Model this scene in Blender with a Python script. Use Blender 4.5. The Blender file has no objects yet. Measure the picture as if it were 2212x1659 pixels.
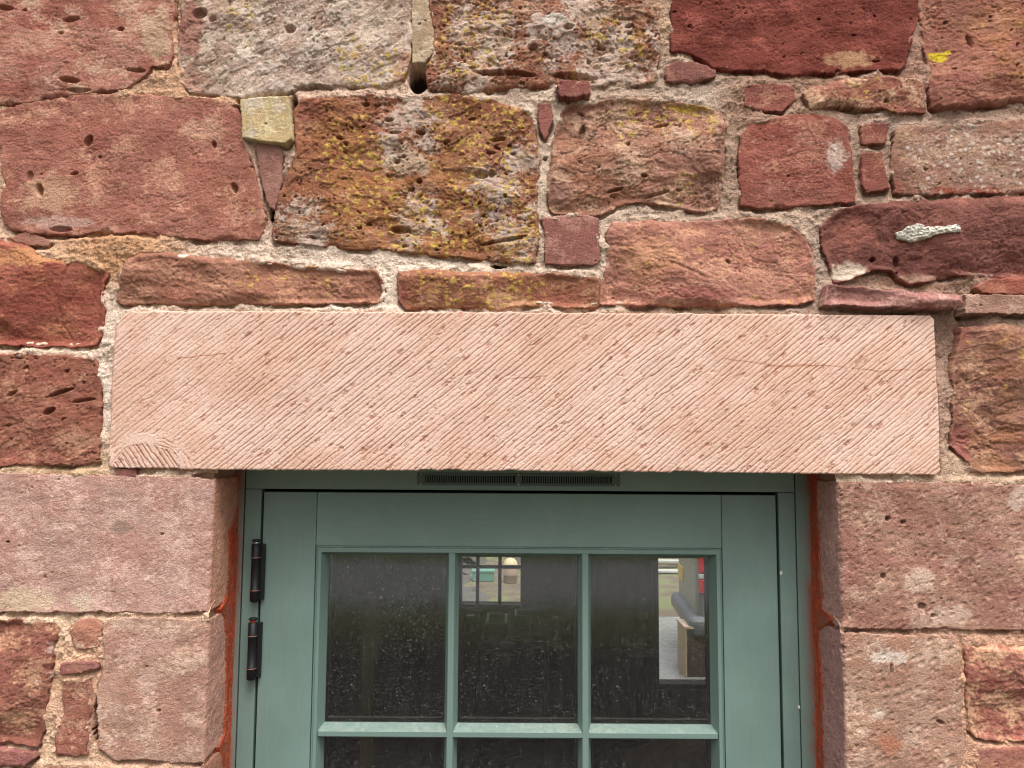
import bpy, bmesh, math, random
import numpy as np
from mathutils import Matrix, Vector

# ------------------------------------------------------------------ camera, sky, sun, exposure
scene = bpy.context.scene
C = scene.collection
PITCH, ROLL = math.radians(4.9), 0.0067
FOC = 1662.0                       # focal length in units of the 2212 px wide measuring copy of the photo
CAMY, CAMZ = -1.25, 2.0
fwd = np.array([0, math.cos(PITCH), math.sin(PITCH)])
r0 = np.array([1.0, 0, 0]); u0 = np.array([0, -math.sin(PITCH), math.cos(PITCH)])
RT = math.cos(ROLL) * r0 + math.sin(ROLL) * u0
UP = math.cos(ROLL) * u0 - math.sin(ROLL) * r0
cam_d = bpy.data.cameras.new('camera'); cam = bpy.data.objects.new('camera', cam_d); C.objects.link(cam)
cam_d.sensor_fit = 'HORIZONTAL'; cam_d.sensor_width = 36.0; cam_d.lens = 36.0 * FOC / 2212.0
cam_d.clip_start = 0.02; cam_d.clip_end = 600
M = Matrix.Identity(4)
for i in range(3):
    M[i][0] = RT[i]; M[i][1] = UP[i]; M[i][2] = -fwd[i]
M[0][3], M[1][3], M[2][3] = 0, CAMY, CAMZ
cam.matrix_world = M
scene.camera = cam

SUN_DIR = Vector((0.20, -0.47, 1.12)).normalized()
w = bpy.data.worlds.new('World'); scene.world = w; w.use_nodes = True
nt = w.node_tree; nt.nodes.clear()
sky = nt.nodes.new('ShaderNodeTexSky'); sky.sky_type = 'NISHITA'; sky.sun_disc = False
sky.sun_elevation = math.asin(SUN_DIR.z); sky.sun_rotation = math.atan2(SUN_DIR.x, SUN_DIR.y)
sky.air_density = 1.0; sky.dust_density = 4.0; sky.ozone_density = 1.0
hs = nt.nodes.new('ShaderNodeHueSaturation'); hs.inputs['Saturation'].default_value = 0.12   # clouded over: nearly grey
bg = nt.nodes.new('ShaderNodeBackground'); bg.inputs['Strength'].default_value = 0.15
wo = nt.nodes.new('ShaderNodeOutputWorld')
# an overcast sky is about three times brighter overhead than at the horizon
tc = nt.nodes.new('ShaderNodeTexCoord'); sxyz = nt.nodes.new('ShaderNodeSeparateXYZ'); gr = nt.nodes.new('ShaderNodeMapRange')
gr.inputs[1].default_value = 0; gr.inputs[2].default_value = 1; gr.inputs[3].default_value = .10; gr.inputs[4].default_value = 4.1
mulc = nt.nodes.new('ShaderNodeVectorMath'); mulc.operation = 'SCALE'
nt.links.new(tc.outputs['Generated'], sxyz.inputs[0]); nt.links.new(sxyz.outputs['Z'], gr.inputs[0])
nt.links.new(sky.outputs[0], hs.inputs['Color']); nt.links.new(hs.outputs[0], mulc.inputs[0]); nt.links.new(gr.outputs[0], mulc.inputs['Scale']); nt.links.new(mulc.outputs[0], bg.inputs['Color']); nt.links.new(bg.outputs[0], wo.inputs['Surface'])
sun_d = bpy.data.lights.new('sun', 'SUN'); sun_d.energy = 1.5; sun_d.angle = math.radians(22); sun_d.color = (1.0, 0.955, 0.925)
sun = bpy.data.objects.new('sun', sun_d); C.objects.link(sun); sun.location = (3, -5, 8)
sun.rotation_euler = SUN_DIR.to_track_quat('Z', 'Y').to_euler()
vs = scene.view_settings
vs.view_transform = 'Standard'; vs.look = 'None'; vs.gamma = 1.0; vs.exposure = -0.2; vs.use_curve_mapping = False
scene.cycles.filter_width = 1.15; scene.cycles.max_bounces = 8; scene.cycles.diffuse_bounces = 4; scene.cycles.transparent_max_bounces = 16
KEXP = 1.15                        # how bright a white wall face renders: photo colour / KEXP = surface colour

# ------------------------------------------------------------------ measuring
def W(u, v, Y=0.0):                # point of the photo (2212 px copy) -> x, z on the plane y = Y
    u = np.asarray(u, float); v = np.asarray(v, float)
    a = (u - 1106.0) / FOC; b = (829.5 - v) / FOC
    dx = fwd[0] + RT[0] * a + UP[0] * b; dy = fwd[1] + RT[1] * a + UP[1] * b; dz = fwd[2] + RT[2] * a + UP[2] * b
    t = (Y - CAMY) / dy
    return dx * t, CAMZ + dz * t
def S(us, vs_, Y=0.0):             # same from full-resolution pixels
    return W(us * .576, vs_ * .576, Y)
def G(us, vs_, z=0.0):             # full-resolution pixel -> x, y on the level z
    a = (us * .576 - 1106.0) / FOC; b = (829.5 - vs_ * .576) / FOC
    d = fwd + RT * a + UP * b
    t = (z - CAMZ) / d[2]
    return d[0] * t, CAMY + d[1] * t
def yfor(us, vs_, x):              # depth at which a full-resolution pixel meets the plane x
    a = (us * .576 - 1106.0) / FOC; b = (829.5 - vs_ * .576) / FOC
    d = fwd + RT * a + UP * b
    t = x / d[0]
    return CAMY + d[1] * t, CAMZ + d[2] * t
def lin(c):
    c = np.asarray(c, float) / 255.0
    return np.where(c <= 0.04045, c / 12.92, ((c + 0.055) / 1.055) ** 2.4)
def alb(c): return np.clip(lin(c) / KEXP, 0.004, 0.9)

# ------------------------------------------------------------------ noise (numpy)
def perlin(x, y, seed=0):
    rng = np.random.default_rng(seed)
    ang = rng.random((256, 256)) * 2 * np.pi
    gx, gy = np.cos(ang), np.sin(ang)
    xi = np.floor(x).astype(np.int64); yi = np.floor(y).astype(np.int64)
    xf = x - xi; yf = y - yi
    u = xf * xf * xf * (xf * (xf * 6 - 15) + 10); v = yf * yf * yf * (yf * (yf * 6 - 15) + 10)
    def g(i, j, dx, dy):
        a = (xi + i) & 255; b = (yi + j) & 255
        return gx[a, b] * dx + gy[a, b] * dy
    n0 = g(0, 0, xf, yf) * (1 - u) + g(1, 0, xf - 1, yf) * u
    n1 = g(0, 1, xf, yf - 1) * (1 - u) + g(1, 1, xf - 1, yf - 1) * u
    return (n0 * (1 - v) + n1 * v) * 1.5
def fbm(x, y, sc, o=4, seed=0, gain=.5):
    s = 0; a = 1.0; t = 0
    for k in range(o):
        s = s + a * perlin(x * sc + 17.3 * k, y * sc - 9.1 * k, seed * 31 + k); t += a; a *= gain; sc *= 2.03
    return s / t
def spots(x, y, cell, seed, dens=.6, rmin=.2, rmax=.5):
    rng = np.random.default_rng(seed + 991)
    px, pz, pr = rng.random((128, 128)), rng.random((128, 128)), rng.random((128, 128))
    keep = rng.random((128, 128))
    xi = np.floor(x / cell).astype(np.int64); yi = np.floor(y / cell).astype(np.int64)
    best = np.full(x.shape, -9.0)
    for i in (-1, 0, 1):
        for j in (-1, 0, 1):
            a = (xi + i) & 127; b = (yi + j) & 127
            cx = (xi + i + px[a, b]) * cell; cz = (yi + j + pz[a, b]) * cell
            r = (rmin + (rmax - rmin) * pr[a, b] ** 2) * cell
            v = np.where(keep[a, b] < dens, 1 - np.hypot(x - cx, y - cz) / r, -9.0)
            best = np.maximum(best, v)
    return best
def sstep(a, b, x):
    t = np.clip((x - a) / (b - a), 0, 1); return t * t * (3 - 2 * t)
def sdf(px, pz, poly):
    x = px.ravel(); z = pz.ravel(); n = len(poly)
    d2 = np.full(x.shape, 1e9); inside = np.zeros(x.shape, bool)
    for i in range(n):
        ax, az = poly[i]; bx, bz = poly[(i + 1) % n]
        ex, ez = bx - ax, bz - az
        t = np.clip(((x - ax) * ex + (z - az) * ez) / (ex * ex + ez * ez + 1e-12), 0, 1)
        d2 = np.minimum(d2, (x - ax - ex * t) ** 2 + (z - az - ez * t) ** 2)
        c = (az > z) != (bz > z)
        with np.errstate(divide='ignore', invalid='ignore'):
            xs = ax + (z - az) * ex / (ez if abs(ez) > 1e-12 else 1e-12)
        inside ^= c & (x < xs)
    d = np.sqrt(d2)
    return np.where(inside, d, -d).reshape(px.shape)

# ------------------------------------------------------------------ materials
def mat(name):
    m = bpy.data.materials.new(name); m.use_nodes = True
    t = m.node_tree; b = t.nodes['Principled BSDF']
    return m, t, b
def N(t, typ, **kw):
    n = t.nodes.new(typ)
    for k, v in kw.items(): setattr(n, k, v)
    return n
def noise_node(t, scale, detail=3, rough=.55, stretch=None):
    co = N(t, 'ShaderNodeTexCoord'); n = N(t, 'ShaderNodeTexNoise')
    n.inputs['Scale'].default_value = scale; n.inputs['Detail'].default_value = detail; n.inputs['Roughness'].default_value = rough
    if stretch:
        mp = N(t, 'ShaderNodeMapping'); mp.inputs['Scale'].default_value = stretch
        t.links.new(co.outputs['Object'], mp.inputs['Vector']); t.links.new(mp.outputs[0], n.inputs['Vector'])
    else: t.links.new(co.outputs['Object'], n.inputs['Vector'])
    return n
def rng_map(t, sock, a, b, c, d):
    m = N(t, 'ShaderNodeMapRange'); m.inputs[1].default_value = a; m.inputs[2].default_value = b
    m.inputs[3].default_value = c; m.inputs[4].default_value = d
    t.links.new(sock, m.inputs[0]); return m.outputs[0]
def mixrgb(t, typ, fac, a, b):
    m = N(t, 'ShaderNodeMix', data_type='RGBA', blend_type=typ)
    for s, i in ((fac, 0), (a, 6), (b, 7)):
        if hasattr(s, 'is_linked'): t.links.new(s, m.inputs[i])
        elif i == 0: m.inputs[0].default_value = s
        else: m.inputs[i].default_value = (*s, 1) if len(s) == 3 else s
    return m.outputs[2]
def grained(name, g1, g2, bump, rough, amp=.3, spec=.15, stretch=(1, 1, 1.35), attr='albedo', col=None):
    m, t, b = mat(name)
    if col is None:
        at = N(t, 'ShaderNodeAttribute'); at.attribute_name = attr; base = at.outputs['Color']
    else: base = col
    n1 = noise_node(t, g1, 2, .6, stretch); n2 = noise_node(t, g2, 3, .6, stretch)
    f1 = rng_map(t, n1.outputs[0], .3, .7, 1 - amp, 1 + amp); f2 = rng_map(t, n2.outputs[0], .3, .7, 1 - amp * .7, 1 + amp * .7)
    mu = N(t, 'ShaderNodeMath', operation='MULTIPLY'); t.links.new(f1, mu.inputs[0]); t.links.new(f2, mu.inputs[1])
    cc = N(t, 'ShaderNodeCombineColor'); [t.links.new(mu.outputs[0], cc.inputs[i]) for i in range(3)]
    t.links.new(mixrgb(t, 'MULTIPLY', 1.0, base, cc.outputs[0]), b.inputs['Base Color'])
    ad = N(t, 'ShaderNodeMath', operation='ADD'); t.links.new(n1.outputs[0], ad.inputs[0]); t.links.new(n2.outputs[0], ad.inputs[1])
    bp = N(t, 'ShaderNodeBump'); bp.inputs['Strength'].default_value = 1.0; bp.inputs['Distance'].default_value = bump
    t.links.new(ad.outputs[0], bp.inputs['Height']); t.links.new(bp.outputs[0], b.inputs['Normal'])
    b.inputs['Roughness'].default_value = rough; b.inputs['Specular IOR Level'].default_value = spec
    return m
M_STONE = grained('sandstone', 560, 230, .0013, .92, .20)
M_LINTEL = grained('tooled_sandstone', 620, 260, .0005, .9, .10, stretch=(1, 1, 1))
M_MORTAR = grained('lime_mortar', 420, 170, .0026, .95, .30, stretch=(1, 1, 1))
M_SEAL = grained('red_pointing', 500, 180, .0030, .9, .2, stretch=(1, 1, 1))

def paint(name, c, rough=.42, grain=None):
    m, t, b = mat(name)
    big = noise_node(t, 7, 3, .5)
    n = noise_node(t, 160, 3, .6, grain or (1, 1, .12))
    cc = mixrgb(t, 'MIX', rng_map(t, big.outputs[0], .35, .65, 0, 1), [x * .91 for x in c], [min(1, x * 1.08) for x in c])
    dr = noise_node(t, 26, 5, .7, (1, 1, .3))
    cc = mixrgb(t, 'MIX', rng_map(t, dr.outputs[0], .56, .72, 0, .22), cc, (.30, .26, .20))
    br = noise_node(t, 420, 2, .5, grain or (1, 1, .05))
    cc = mixrgb(t, 'MULTIPLY', 1.0, cc, mixrgb(t, 'MIX', rng_map(t, br.outputs[0], .3, .7, 0, 1), (.97, .97, .97), (1.03, 1.03, 1.03)))
    sp = noise_node(t, 900, 1, .5)
    cc = mixrgb(t, 'MIX', rng_map(t, sp.outputs[0], .74, .80, 0, .35), cc, (.5, .47, .4))
    t.links.new(cc, b.inputs['Base Color'])
    bp = N(t, 'ShaderNodeBump'); bp.inputs['Strength'].default_value = .6; bp.inputs['Distance'].default_value = .0008
    t.links.new(n.outputs[0], bp.inputs['Height']); t.links.new(bp.outputs[0], b.inputs['Normal'])
    t.links.new(rng_map(t, big.outputs[0], .3, .7, rough - .05, rough + .08), b.inputs['Roughness'])
    b.inputs['Specular IOR Level'].default_value = .4
    return m
GREEN = tuple(alb((118, 141, 132)))
M_GREEN = paint('green_paint_upright', GREEN)
M_GREENH = paint('green_paint_rail', GREEN, .4, (.10, 1, 1))
M_GREENB = None
def flat(name, c, rough=.6, spec=.4, metal=0.0, var=.12, sc=30):
    m, t, b = mat(name)
    n = noise_node(t, sc, 4, .6)
    t.links.new(mixrgb(t, 'MIX', rng_map(t, n.outputs[0], .3, .7, 0, 1), [x * (1 - var) for x in c], [min(1, x * (1 + var)) for x in c]), b.inputs['Base Color'])
    b.inputs['Roughness'].default_value = rough; b.inputs['Specular IOR Level'].default_value = spec; b.inputs['Metallic'].default_value = metal
    return m
# green paint with grey dust lying on faces that look up
m, t, b = mat('green_paint_dusty'); M_GREENB = m
ge = N(t, 'ShaderNodeNewGeometry'); sx = N(t, 'ShaderNodeSeparateXYZ'); t.links.new(ge.outputs['True Normal'], sx.inputs[0])
n = noise_node(t, 120, 4, .65); n2 = noise_node(t, 22, 2, .5)
up = rng_map(t, sx.outputs['Z'], .1, .6, 0, .34)
mu = N(t, 'ShaderNodeMath', operation='MULTIPLY'); t.links.new(up, mu.inputs[0]); t.links.new(rng_map(t, n.outputs[0], .38, .62, .05, 1), mu.inputs[1])
mu2 = N(t, 'ShaderNodeMath', operation='MULTIPLY'); t.links.new(mu.outputs[0], mu2.inputs[0]); t.links.new(rng_map(t, n2.outputs[0], .35, .6, .3, 1), mu2.inputs[1])
t.links.new(mixrgb(t, 'MIX', mu2.outputs[0], GREEN, alb((196, 190, 172))), b.inputs['Base Color'])
b.inputs['Roughness'].default_value = .5; b.inputs['Specular IOR Level'].default_value = .35
# green paint stained with red mortar slurry (colour attribute)
m, t, b = mat('green_paint_stained'); M_STAIN = m
at = N(t, 'ShaderNodeAttribute'); at.attribute_name = 'albedo'; t.links.new(at.outputs['Color'], b.inputs['Base Color'])
b.inputs['Roughness'].default_value = .55; b.inputs['Specular IOR Level'].default_value = .3
M_BLACK = flat('black_powder_coat', (.009, .009, .0095), .5, .3)
M_DARK = flat('dark_gap', (.006, .006, .006), .9, .1)
M_VENT = flat('green_vent_shaded', tuple(np.array(GREEN) * .45), .5)  # door green darkened to stand for the lintel's shadow on the vent
M_STEEL = flat('bright_steel', (.55, .55, .55), .3, .5, 1.0)
M_SPLASH = flat('pale_plaster_fleck', (.72, .69, .62), .9, .2)

# window glass: clear pane, fresnel mirror, dust flecks stuck to it
m, t, b = mat('dusty_window_glass'); M_GLASS = m
t.nodes.remove(b); out = t.nodes['Material Output']
tr = N(t, 'ShaderNodeBsdfTransparent'); tr.inputs[0].default_value = (.86, .88, .86, 1)
gl = N(t, 'ShaderNodeBsdfGlossy'); gl.inputs['Roughness'].default_value = .02
fr = N(t, 'ShaderNodeFresnel'); fr.inputs[0].default_value = 1.56   # two panes of double glazing
mx = N(t, 'ShaderNodeMixShader'); t.links.new(fr.outputs[0], mx.inputs[0]); t.links.new(tr.outputs[0], mx.inputs[1]); t.links.new(gl.outputs[0], mx.inputs[2])
df = N(t, 'ShaderNodeBsdfDiffuse'); df.inputs[0].default_value = (.55, .53, .49, 1)
co = N(t, 'ShaderNodeTexCoord')
wn = N(t, 'ShaderNodeTexNoise'); wn.inputs['Scale'].default_value = 300; wn.inputs['Detail'].default_value = 1
t.links.new(co.outputs['Object'], wn.inputs['Vector'])
av = N(t, 'ShaderNodeVectorMath', operation='MULTIPLY_ADD'); av.inputs[1].default_value = (.009, .009, .009)
t.links.new(wn.outputs['Color'], av.inputs[0]); t.links.new(co.outputs['Object'], av.inputs[2])
vo = N(t, 'ShaderNodeTexVoronoi'); vo.inputs['Scale'].default_value = 185; vo.inputs['Randomness'].default_value = 1
t.links.new(av.outputs[0], vo.inputs['Vector'])
fleck = rng_map(t, vo.outputs['Distance'], .13, .30, .36, 0)
cn = noise_node(t, 16, 3, .6)
cl = rng_map(t, cn.outputs[0], .36, .58, .3, 1)
m1 = N(t, 'ShaderNodeMath', operation='MULTIPLY'); t.links.new(fleck, m1.inputs[0]); t.links.new(cl, m1.inputs[1])
rs = N(t, 'ShaderNodeSeparateColor'); t.links.new(vo.outputs['Color'], rs.inputs[0])
m1b = N(t, 'ShaderNodeMath', operation='MULTIPLY'); t.links.new(m1.outputs[0], m1b.inputs[0]); t.links.new(rng_map(t, rs.outputs[0], .2, .9, 0, 1), m1b.inputs[1])
vo2 = N(t, 'ShaderNodeTexVoronoi'); vo2.inputs['Scale'].default_value = 330; t.links.new(av.outputs[0], vo2.inputs['Vector'])
rs2 = N(t, 'ShaderNodeSeparateColor'); t.links.new(vo2.outputs['Color'], rs2.inputs[0])
q1 = N(t, 'ShaderNodeMath', operation='MULTIPLY'); t.links.new(rng_map(t, vo2.outputs['Distance'], .14, .36, .26, 0), q1.inputs[0]); t.links.new(rng_map(t, rs2.outputs[0], .45, .9, 0, 1), q1.inputs[1])
q2 = N(t, 'ShaderNodeMath', operation='MULTIPLY'); t.links.new(q1.outputs[0], q2.inputs[0]); t.links.new(cl, q2.inputs[1])
q3 = N(t, 'ShaderNodeMath', operation='MAXIMUM'); t.links.new(m1b.outputs[0], q3.inputs[0]); t.links.new(q2.outputs[0], q3.inputs[1])
m2 = N(t, 'ShaderNodeMath', operation='ADD'); t.links.new(q3.outputs[0], m2.inputs[0]); hz1 = noise_node(t, 5, 4, .6, (1, 1, .35)); hz2 = noise_node(t, 45, 4, .65, (1, 1, .25))
hm = N(t, 'ShaderNodeMath', operation='MULTIPLY'); t.links.new(rng_map(t, hz1.outputs[0], .35, .65, .3, 1), hm.inputs[0]); t.links.new(rng_map(t, hz2.outputs[0], .35, .65, .006, .030), hm.inputs[1])
t.links.new(hm.outputs[0], m2.inputs[1])
mx2 = N(t, 'ShaderNodeMixShader'); t.links.new(m2.outputs[0], mx2.inputs[0]); t.links.new(mx.outputs[0], mx2.inputs[1]); t.links.new(df.outputs[0], mx2.inputs[2])
t.links.new(mx2.outputs[0], out.inputs['Surface'])

# ------------------------------------------------------------------ object helpers
def link(name, me, m, parent=None, origin=None):
    if origin is not None:
        me.transform(Matrix.Translation(-Vector(origin)))
    o = bpy.data.objects.new(name, me); C.objects.link(o)
    if origin is not None: o.location = origin
    if m: me.materials.append(m)
    if parent:
        o.parent = parent
        pw = Vector((0, 0, 0)); p = parent
        while p: pw += p.location; p = p.parent
        o.location = Vector(o.location) - pw
    return o
def thing(name, label, cat, loc=(0, 0, 0), group=None):
    o = bpy.data.objects.new(name, None); C.objects.link(o); o.location = loc; o.empty_display_size = .1
    o['label'] = label; o['category'] = cat; o['kind'] = 'thing'
    if group: o['group'] = group
    return o
def struct(o): o['kind'] = 'structure'; return o
def np_mesh(name, co, quads, col=None, smooth=True):
    me = bpy.data.meshes.new(name)
    nq = len(quads); k = quads.shape[1]
    me.vertices.add(len(co)); me.vertices.foreach_set('co', co.astype(np.float32).ravel())
    me.loops.add(nq * k); me.loops.foreach_set('vertex_index', quads.astype(np.int32).ravel())
    me.polygons.add(nq); me.polygons.foreach_set('loop_start', np.arange(0, nq * k, k, dtype=np.int32))
    me.polygons.foreach_set('loop_total', np.full(nq, k, dtype=np.int32))
    me.update(calc_edges=True)
    me.polygons.foreach_set('use_smooth', np.full(nq, smooth, dtype=bool))
    if col is not None:
        a = me.attributes.new('albedo', 'FLOAT_COLOR', 'POINT')
        c4 = np.ones((len(co), 4), np.float32); c4[:, :3] = np.clip(col, 0.003, .9)
        a.data.foreach_set('color', c4.ravel())
    return me
def grid_mesh(name, X, Y, Z, keep, col, flip=False):
    nz, nx = X.shape
    idx = np.arange(nx * nz).reshape(nz, nx)
    q = np.stack([idx[:-1, :-1], idx[:-1, 1:], idx[1:, 1:], idx[1:, :-1]], -1)[keep]
    if flip: q = q[:, ::-1]
    used = np.unique(q); rm = np.zeros(nx * nz, np.int64); rm[used] = np.arange(len(used))
    co = np.stack([X.ravel(), Y.ravel(), Z.ravel()], -1)[used]
    cc = col.reshape(-1, 3)[used]
    return np_mesh(name, co, rm[q], cc)
class MB:
    def __init__(s): s.b = bmesh.new()
    def box(s, x0, x1, y0, y1, z0, z1, bev=0.0, seg=2, mtx=None):
        r = bmesh.ops.create_cube(s.b, size=1.0)
        v = r['verts']
        for q in v: q.co = Vector(((x0 + x1) / 2 + q.co.x * (x1 - x0), (y0 + y1) / 2 + q.co.y * (y1 - y0), (z0 + z1) / 2 + q.co.z * (z1 - z0)))
        if mtx: bmesh.ops.transform(s.b, matrix=mtx, verts=v)
        if bev: 
            e = list({e for q in v for e in q.link_edges})
            bmesh.ops.bevel(s.b, geom=e, offset=bev, segments=seg, affect='EDGES', profile=.5)
    def prism(s, pts, axis, a, b):      # pts in the two other axes, extruded along axis from a to b
        def P(p, t):
            return {'x': (t, p[0], p[1]), 'y': (p[0], t, p[1]), 'z': (p[0], p[1], t)}[axis]
        A = [s.b.verts.new(P(p, a)) for p in pts]; B = [s.b.verts.new(P(p, b)) for p in pts]
        n = len(pts)
        fs = [s.b.faces.new(A), s.b.faces.new(B[::-1])] + [s.b.faces.new((A[i], B[i], B[(i + 1) % n], A[(i + 1) % n])) for i in range(n)]
        bmesh.ops.recalc_face_normals(s.b, faces=fs)
    def lathe(s, prof, cx, cy, n=28, mtx=None):
        rings = []
        for r, z in prof:
            rings.append([s.b.verts.new((cx + r * math.cos(2 * math.pi * i / n), cy + r * math.sin(2 * math.pi * i / n), z)) for i in range(n)])
        fs = []
        for a, c in zip(rings, rings[1:]):
            for i in range(n): fs.append(s.b.faces.new((a[i], a[(i + 1) % n], c[(i + 1) % n], c[i])))
        fs.append(s.b.faces.new(rings[0][::-1])); fs.append(s.b.faces.new(rings[-1]))
        for f in fs[:-2]: f.smooth = True
        if mtx: bmesh.ops.transform(s.b, matrix=mtx, verts=[v for r in rings for v in r])
    def tube(s, pts, r, n=8):
        rings = []
        for i, p in enumerate(pts):
            p = Vector(p); d = (Vector(pts[min(i + 1, len(pts) - 1)]) - Vector(pts[max(i - 1, 0)])).normalized()
            a = d.orthogonal().normalized() if abs(d.z) > .9 else d.cross(Vector((0, 0, 1))).normalized(); c = d.cross(a)
            rings.append([s.b.verts.new(p + r * (math.cos(2 * math.pi * k / n) * a + math.sin(2 * math.pi * k / n) * c)) for k in range(n)])
        for a, c in zip(rings, rings[1:]):
            for i in range(n):
                f = s.b.faces.new((a[i], a[(i + 1) % n], c[(i + 1) % n], c[i])); f.smooth = True
        s.b.faces.new(rings[0][::-1]); s.b.faces.new(rings[-1])
    def done(s, name, m, parent=None, label=None, origin=None):
        me = bpy.data.meshes.new(name)
        bmesh.ops.recalc_face_normals(s.b, faces=s.b.faces[:])
        s.b.to_mesh(me); s.b.free()
        if origin is None and len(me.vertices):
            a = np.array([v.co for v in me.vertices]); lo, hi = a.min(0), a.max(0)
            origin = ((lo[0] + hi[0]) / 2, (lo[1] + hi[1]) / 2, lo[2])
        o = link(name, me, m, parent, origin)
        if label: o['label'] = label
        return o

# ------------------------------------------------------------------ the stone wall
STORE = {}
wall = thing('stone_wall', 'old red sandstone rubble wall pointed with pale mortar, around and above the green door', 'wall', (0, 0, 0))
ALLPOLY = []

RED, DRED, PINK, TAN, PALE, OCH, PURP = (163, 88, 72), (140, 68, 55), (190, 128, 110), (178, 132, 104), (205, 176, 152), (166, 112, 70), (128, 82, 78)
WHITE, YEL, GREY, CREAM = (212, 196, 182), (198, 166, 82), (166, 138, 122), (212, 186, 154)

def soft(c):
    c = np.array(c, float); l = c @ np.array([.3, .59, .11])
    return np.clip((c + (l - c) * .14) * .945, 0, 255)
def stone(name, poly, c1, c2, pale=(TAN, .3), label=None, w=0, wc=None, yl=0, yc=None, rel=1.0, bed=0.05, pits=.3, er=8, off=0.0,
          seed=0, gs=.0014, och=0, ochc=None, holes=(), ledge=.5, stain=.3, patches=(), arris=None, ccol=None, side=.05, lines=(), bedc=.5, world=False, tool=0, warp=1.0, wr=.55, crust=1.0, facet=0):
    seed = seed or (abs(hash((int(poly[0][0] * 7), int(poly[0][1] * 13)))) % 9973 + 1)
    P = poly if world else [tuple(float(q) for q in W(u, v)) for u, v in poly]
    P = np.array(P)
    ALLPOLY.append(P)
    lo, hi = P.min(0) - 4 * gs, P.max(0) + 4 * gs
    if arris: 
        sgn, xa = arris
    xs = np.arange(lo[0], hi[0], gs); zs = np.arange(lo[1], hi[1], gs)
    X, Z = np.meshgrid(xs, zs)
    k = seed
    wx = warp * (.0036 * fbm(X, Z, 28, 3, k + 1) + .0026 * fbm(X, Z, 110, 3, k + 3)); wz = warp * (.0040 * fbm(X, Z, 28, 3, k + 2) + .0026 * fbm(X, Z, 110, 3, k + 4))
    D = sdf(X + wx, Z + wz, P) + (.0028 if not arris else .0008)
    # --- relief
    cb, sb = math.cos(bed), math.sin(bed)
    A, B = X * cb + Z * sb, -X * sb + Z * cb
    big = fbm(X, Z, 9, 3, k + 5); mid = fbm(A, B * 1.7, 26, 4, k + 6); fine = fbm(A, B * 1.3, 120, 3, k + 7)
    crev = sstep(.80, 1.0, 1 - np.abs(fbm(A, B * 1.5, 20, 5, k + 41, .6)) * 2.4) * sstep(-.1, .25, fbm(X, Z, 14, 3, k + 42))
    flake = sstep(.72, 1.0, 1 - np.abs(fbm(A, B * 1.3, 62, 3, k + 43, .6)) * 2.2) * sstep(-.25, .3, fbm(X, Z, 30, 3, k + 44))
    tl = fbm(A, B * 1.7, 14, 4, k + 8) * 3.2 + 10
    fr_ = tl - np.floor(tl); led = (np.floor(tl) + sstep(.86, 1.0, fr_) - 10)
    n5 = fbm(X * .82 + Z * .57, Z * .82 - X * .57, 240, 2, k + 40)
    h = .72 * rel * (.0078 * big + wr * (.0026 * mid + .0018 * ledge * led - .0028 * crev) + .0010 * fine) - .0009 * min(rel, 1) ** 1.5 * flake + .0005 * min(rel, 1) * n5
    rr = (er * .001) * np.clip(.42 + 1.3 * fbm(X, Z, 26, 3, k + 9), .12, 1.8)
    q = np.clip(1 - D / np.maximum(rr, .0015), 0, 1)
    h = h * sstep(0, .02, D + .004) - rr * (1 - np.sqrt(np.clip(1 - q * q, 0, 1))) * .9 + off
    if facet:
        rf = np.random.default_rng(k + 77); hf = np.full(X.shape, 9.0)
        for _ in range(facet):
            x0_, z0_ = rf.uniform(lo[0], hi[0]), rf.uniform(lo[1], hi[1])
            hf = np.minimum(hf, rf.normal(0, .10) * (X - x0_ + .006 * mid) + rf.normal(0, .17) * (Z - z0_ + .006 * mid) + rf.uniform(0, .004))
        hf = hf - np.median(hf); h = h + np.clip(hf, -.006, .007) * sstep(0, .012, D)
    # --- holes
    pit = np.zeros_like(X)
    if pits > 0:
        s1 = spots(A + .006 * mid + .002 * fine, (B + .005 * fine) * 1.7, .024, k + 10, min(.9, pits * .5), .05, .26) + .45 * fbm(X, Z, 190, 2, k + 45)
        reg = sstep(-.15, .25, fbm(X, Z, 10, 2, k + 11) + pits * .4 - .15)
        pit = np.maximum(pit, sstep(0, .55, s1) * reg)
        s2 = spots(A, B * 1.4, .009, k + 12, min(.9, pits * .4), .1, .35)
        pit = np.maximum(pit, .4 * sstep(0, .6, s2 + .5 * n5) * reg)
    for (hu, hv, ra, rb, an, dp) in holes:
        hx, hz = W(hu, hv); ra *= .00075; rb *= .00075
        c_, s_ = math.cos(an), math.sin(an)
        dx, dz = X - hx + .002 * mid, Z - hz + .002 * mid
        e = 1 - np.sqrt(((dx * c_ + dz * s_) / ra) ** 2 + ((-dx * s_ + dz * c_) / rb) ** 2)
        pit = np.maximum(pit, sstep(0, .45, e) * dp)
    h = h - .011 * pit
    for pl, wd, dp in lines:          # cracks
        pl = [tuple(float(q) for q in W(u, v)) for u, v in pl]
        dl = np.full(X.shape, 9.0)
        for (ax, az), (bx, bz) in zip(pl, pl[1:]):
            ex, ez = bx - ax, bz - az
            t_ = np.clip(((X - ax) * ex + (Z - az) * ez) / (ex * ex + ez * ez), 0, 1)
            dl = np.minimum(dl, np.hypot(X - ax - ex * t_ + .002 * mid, Z - az - ez * t_ + .002 * mid))
        h = h - dp * .001 * np.clip(1 - dl / (wd * .001), 0, 1)
    if tool:                          # chisel nicks on dressed faces
        s3 = spots((X * .8 + Z * .6) * .6, -X * .6 + Z * .8, .011, k + 30, .75, .2, .5)
        h = h - .0014 * tool * sstep(0, .5, s3)
    # --- colour
    c1, c2 = alb(soft(c1)), alb(soft(c2))
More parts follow.
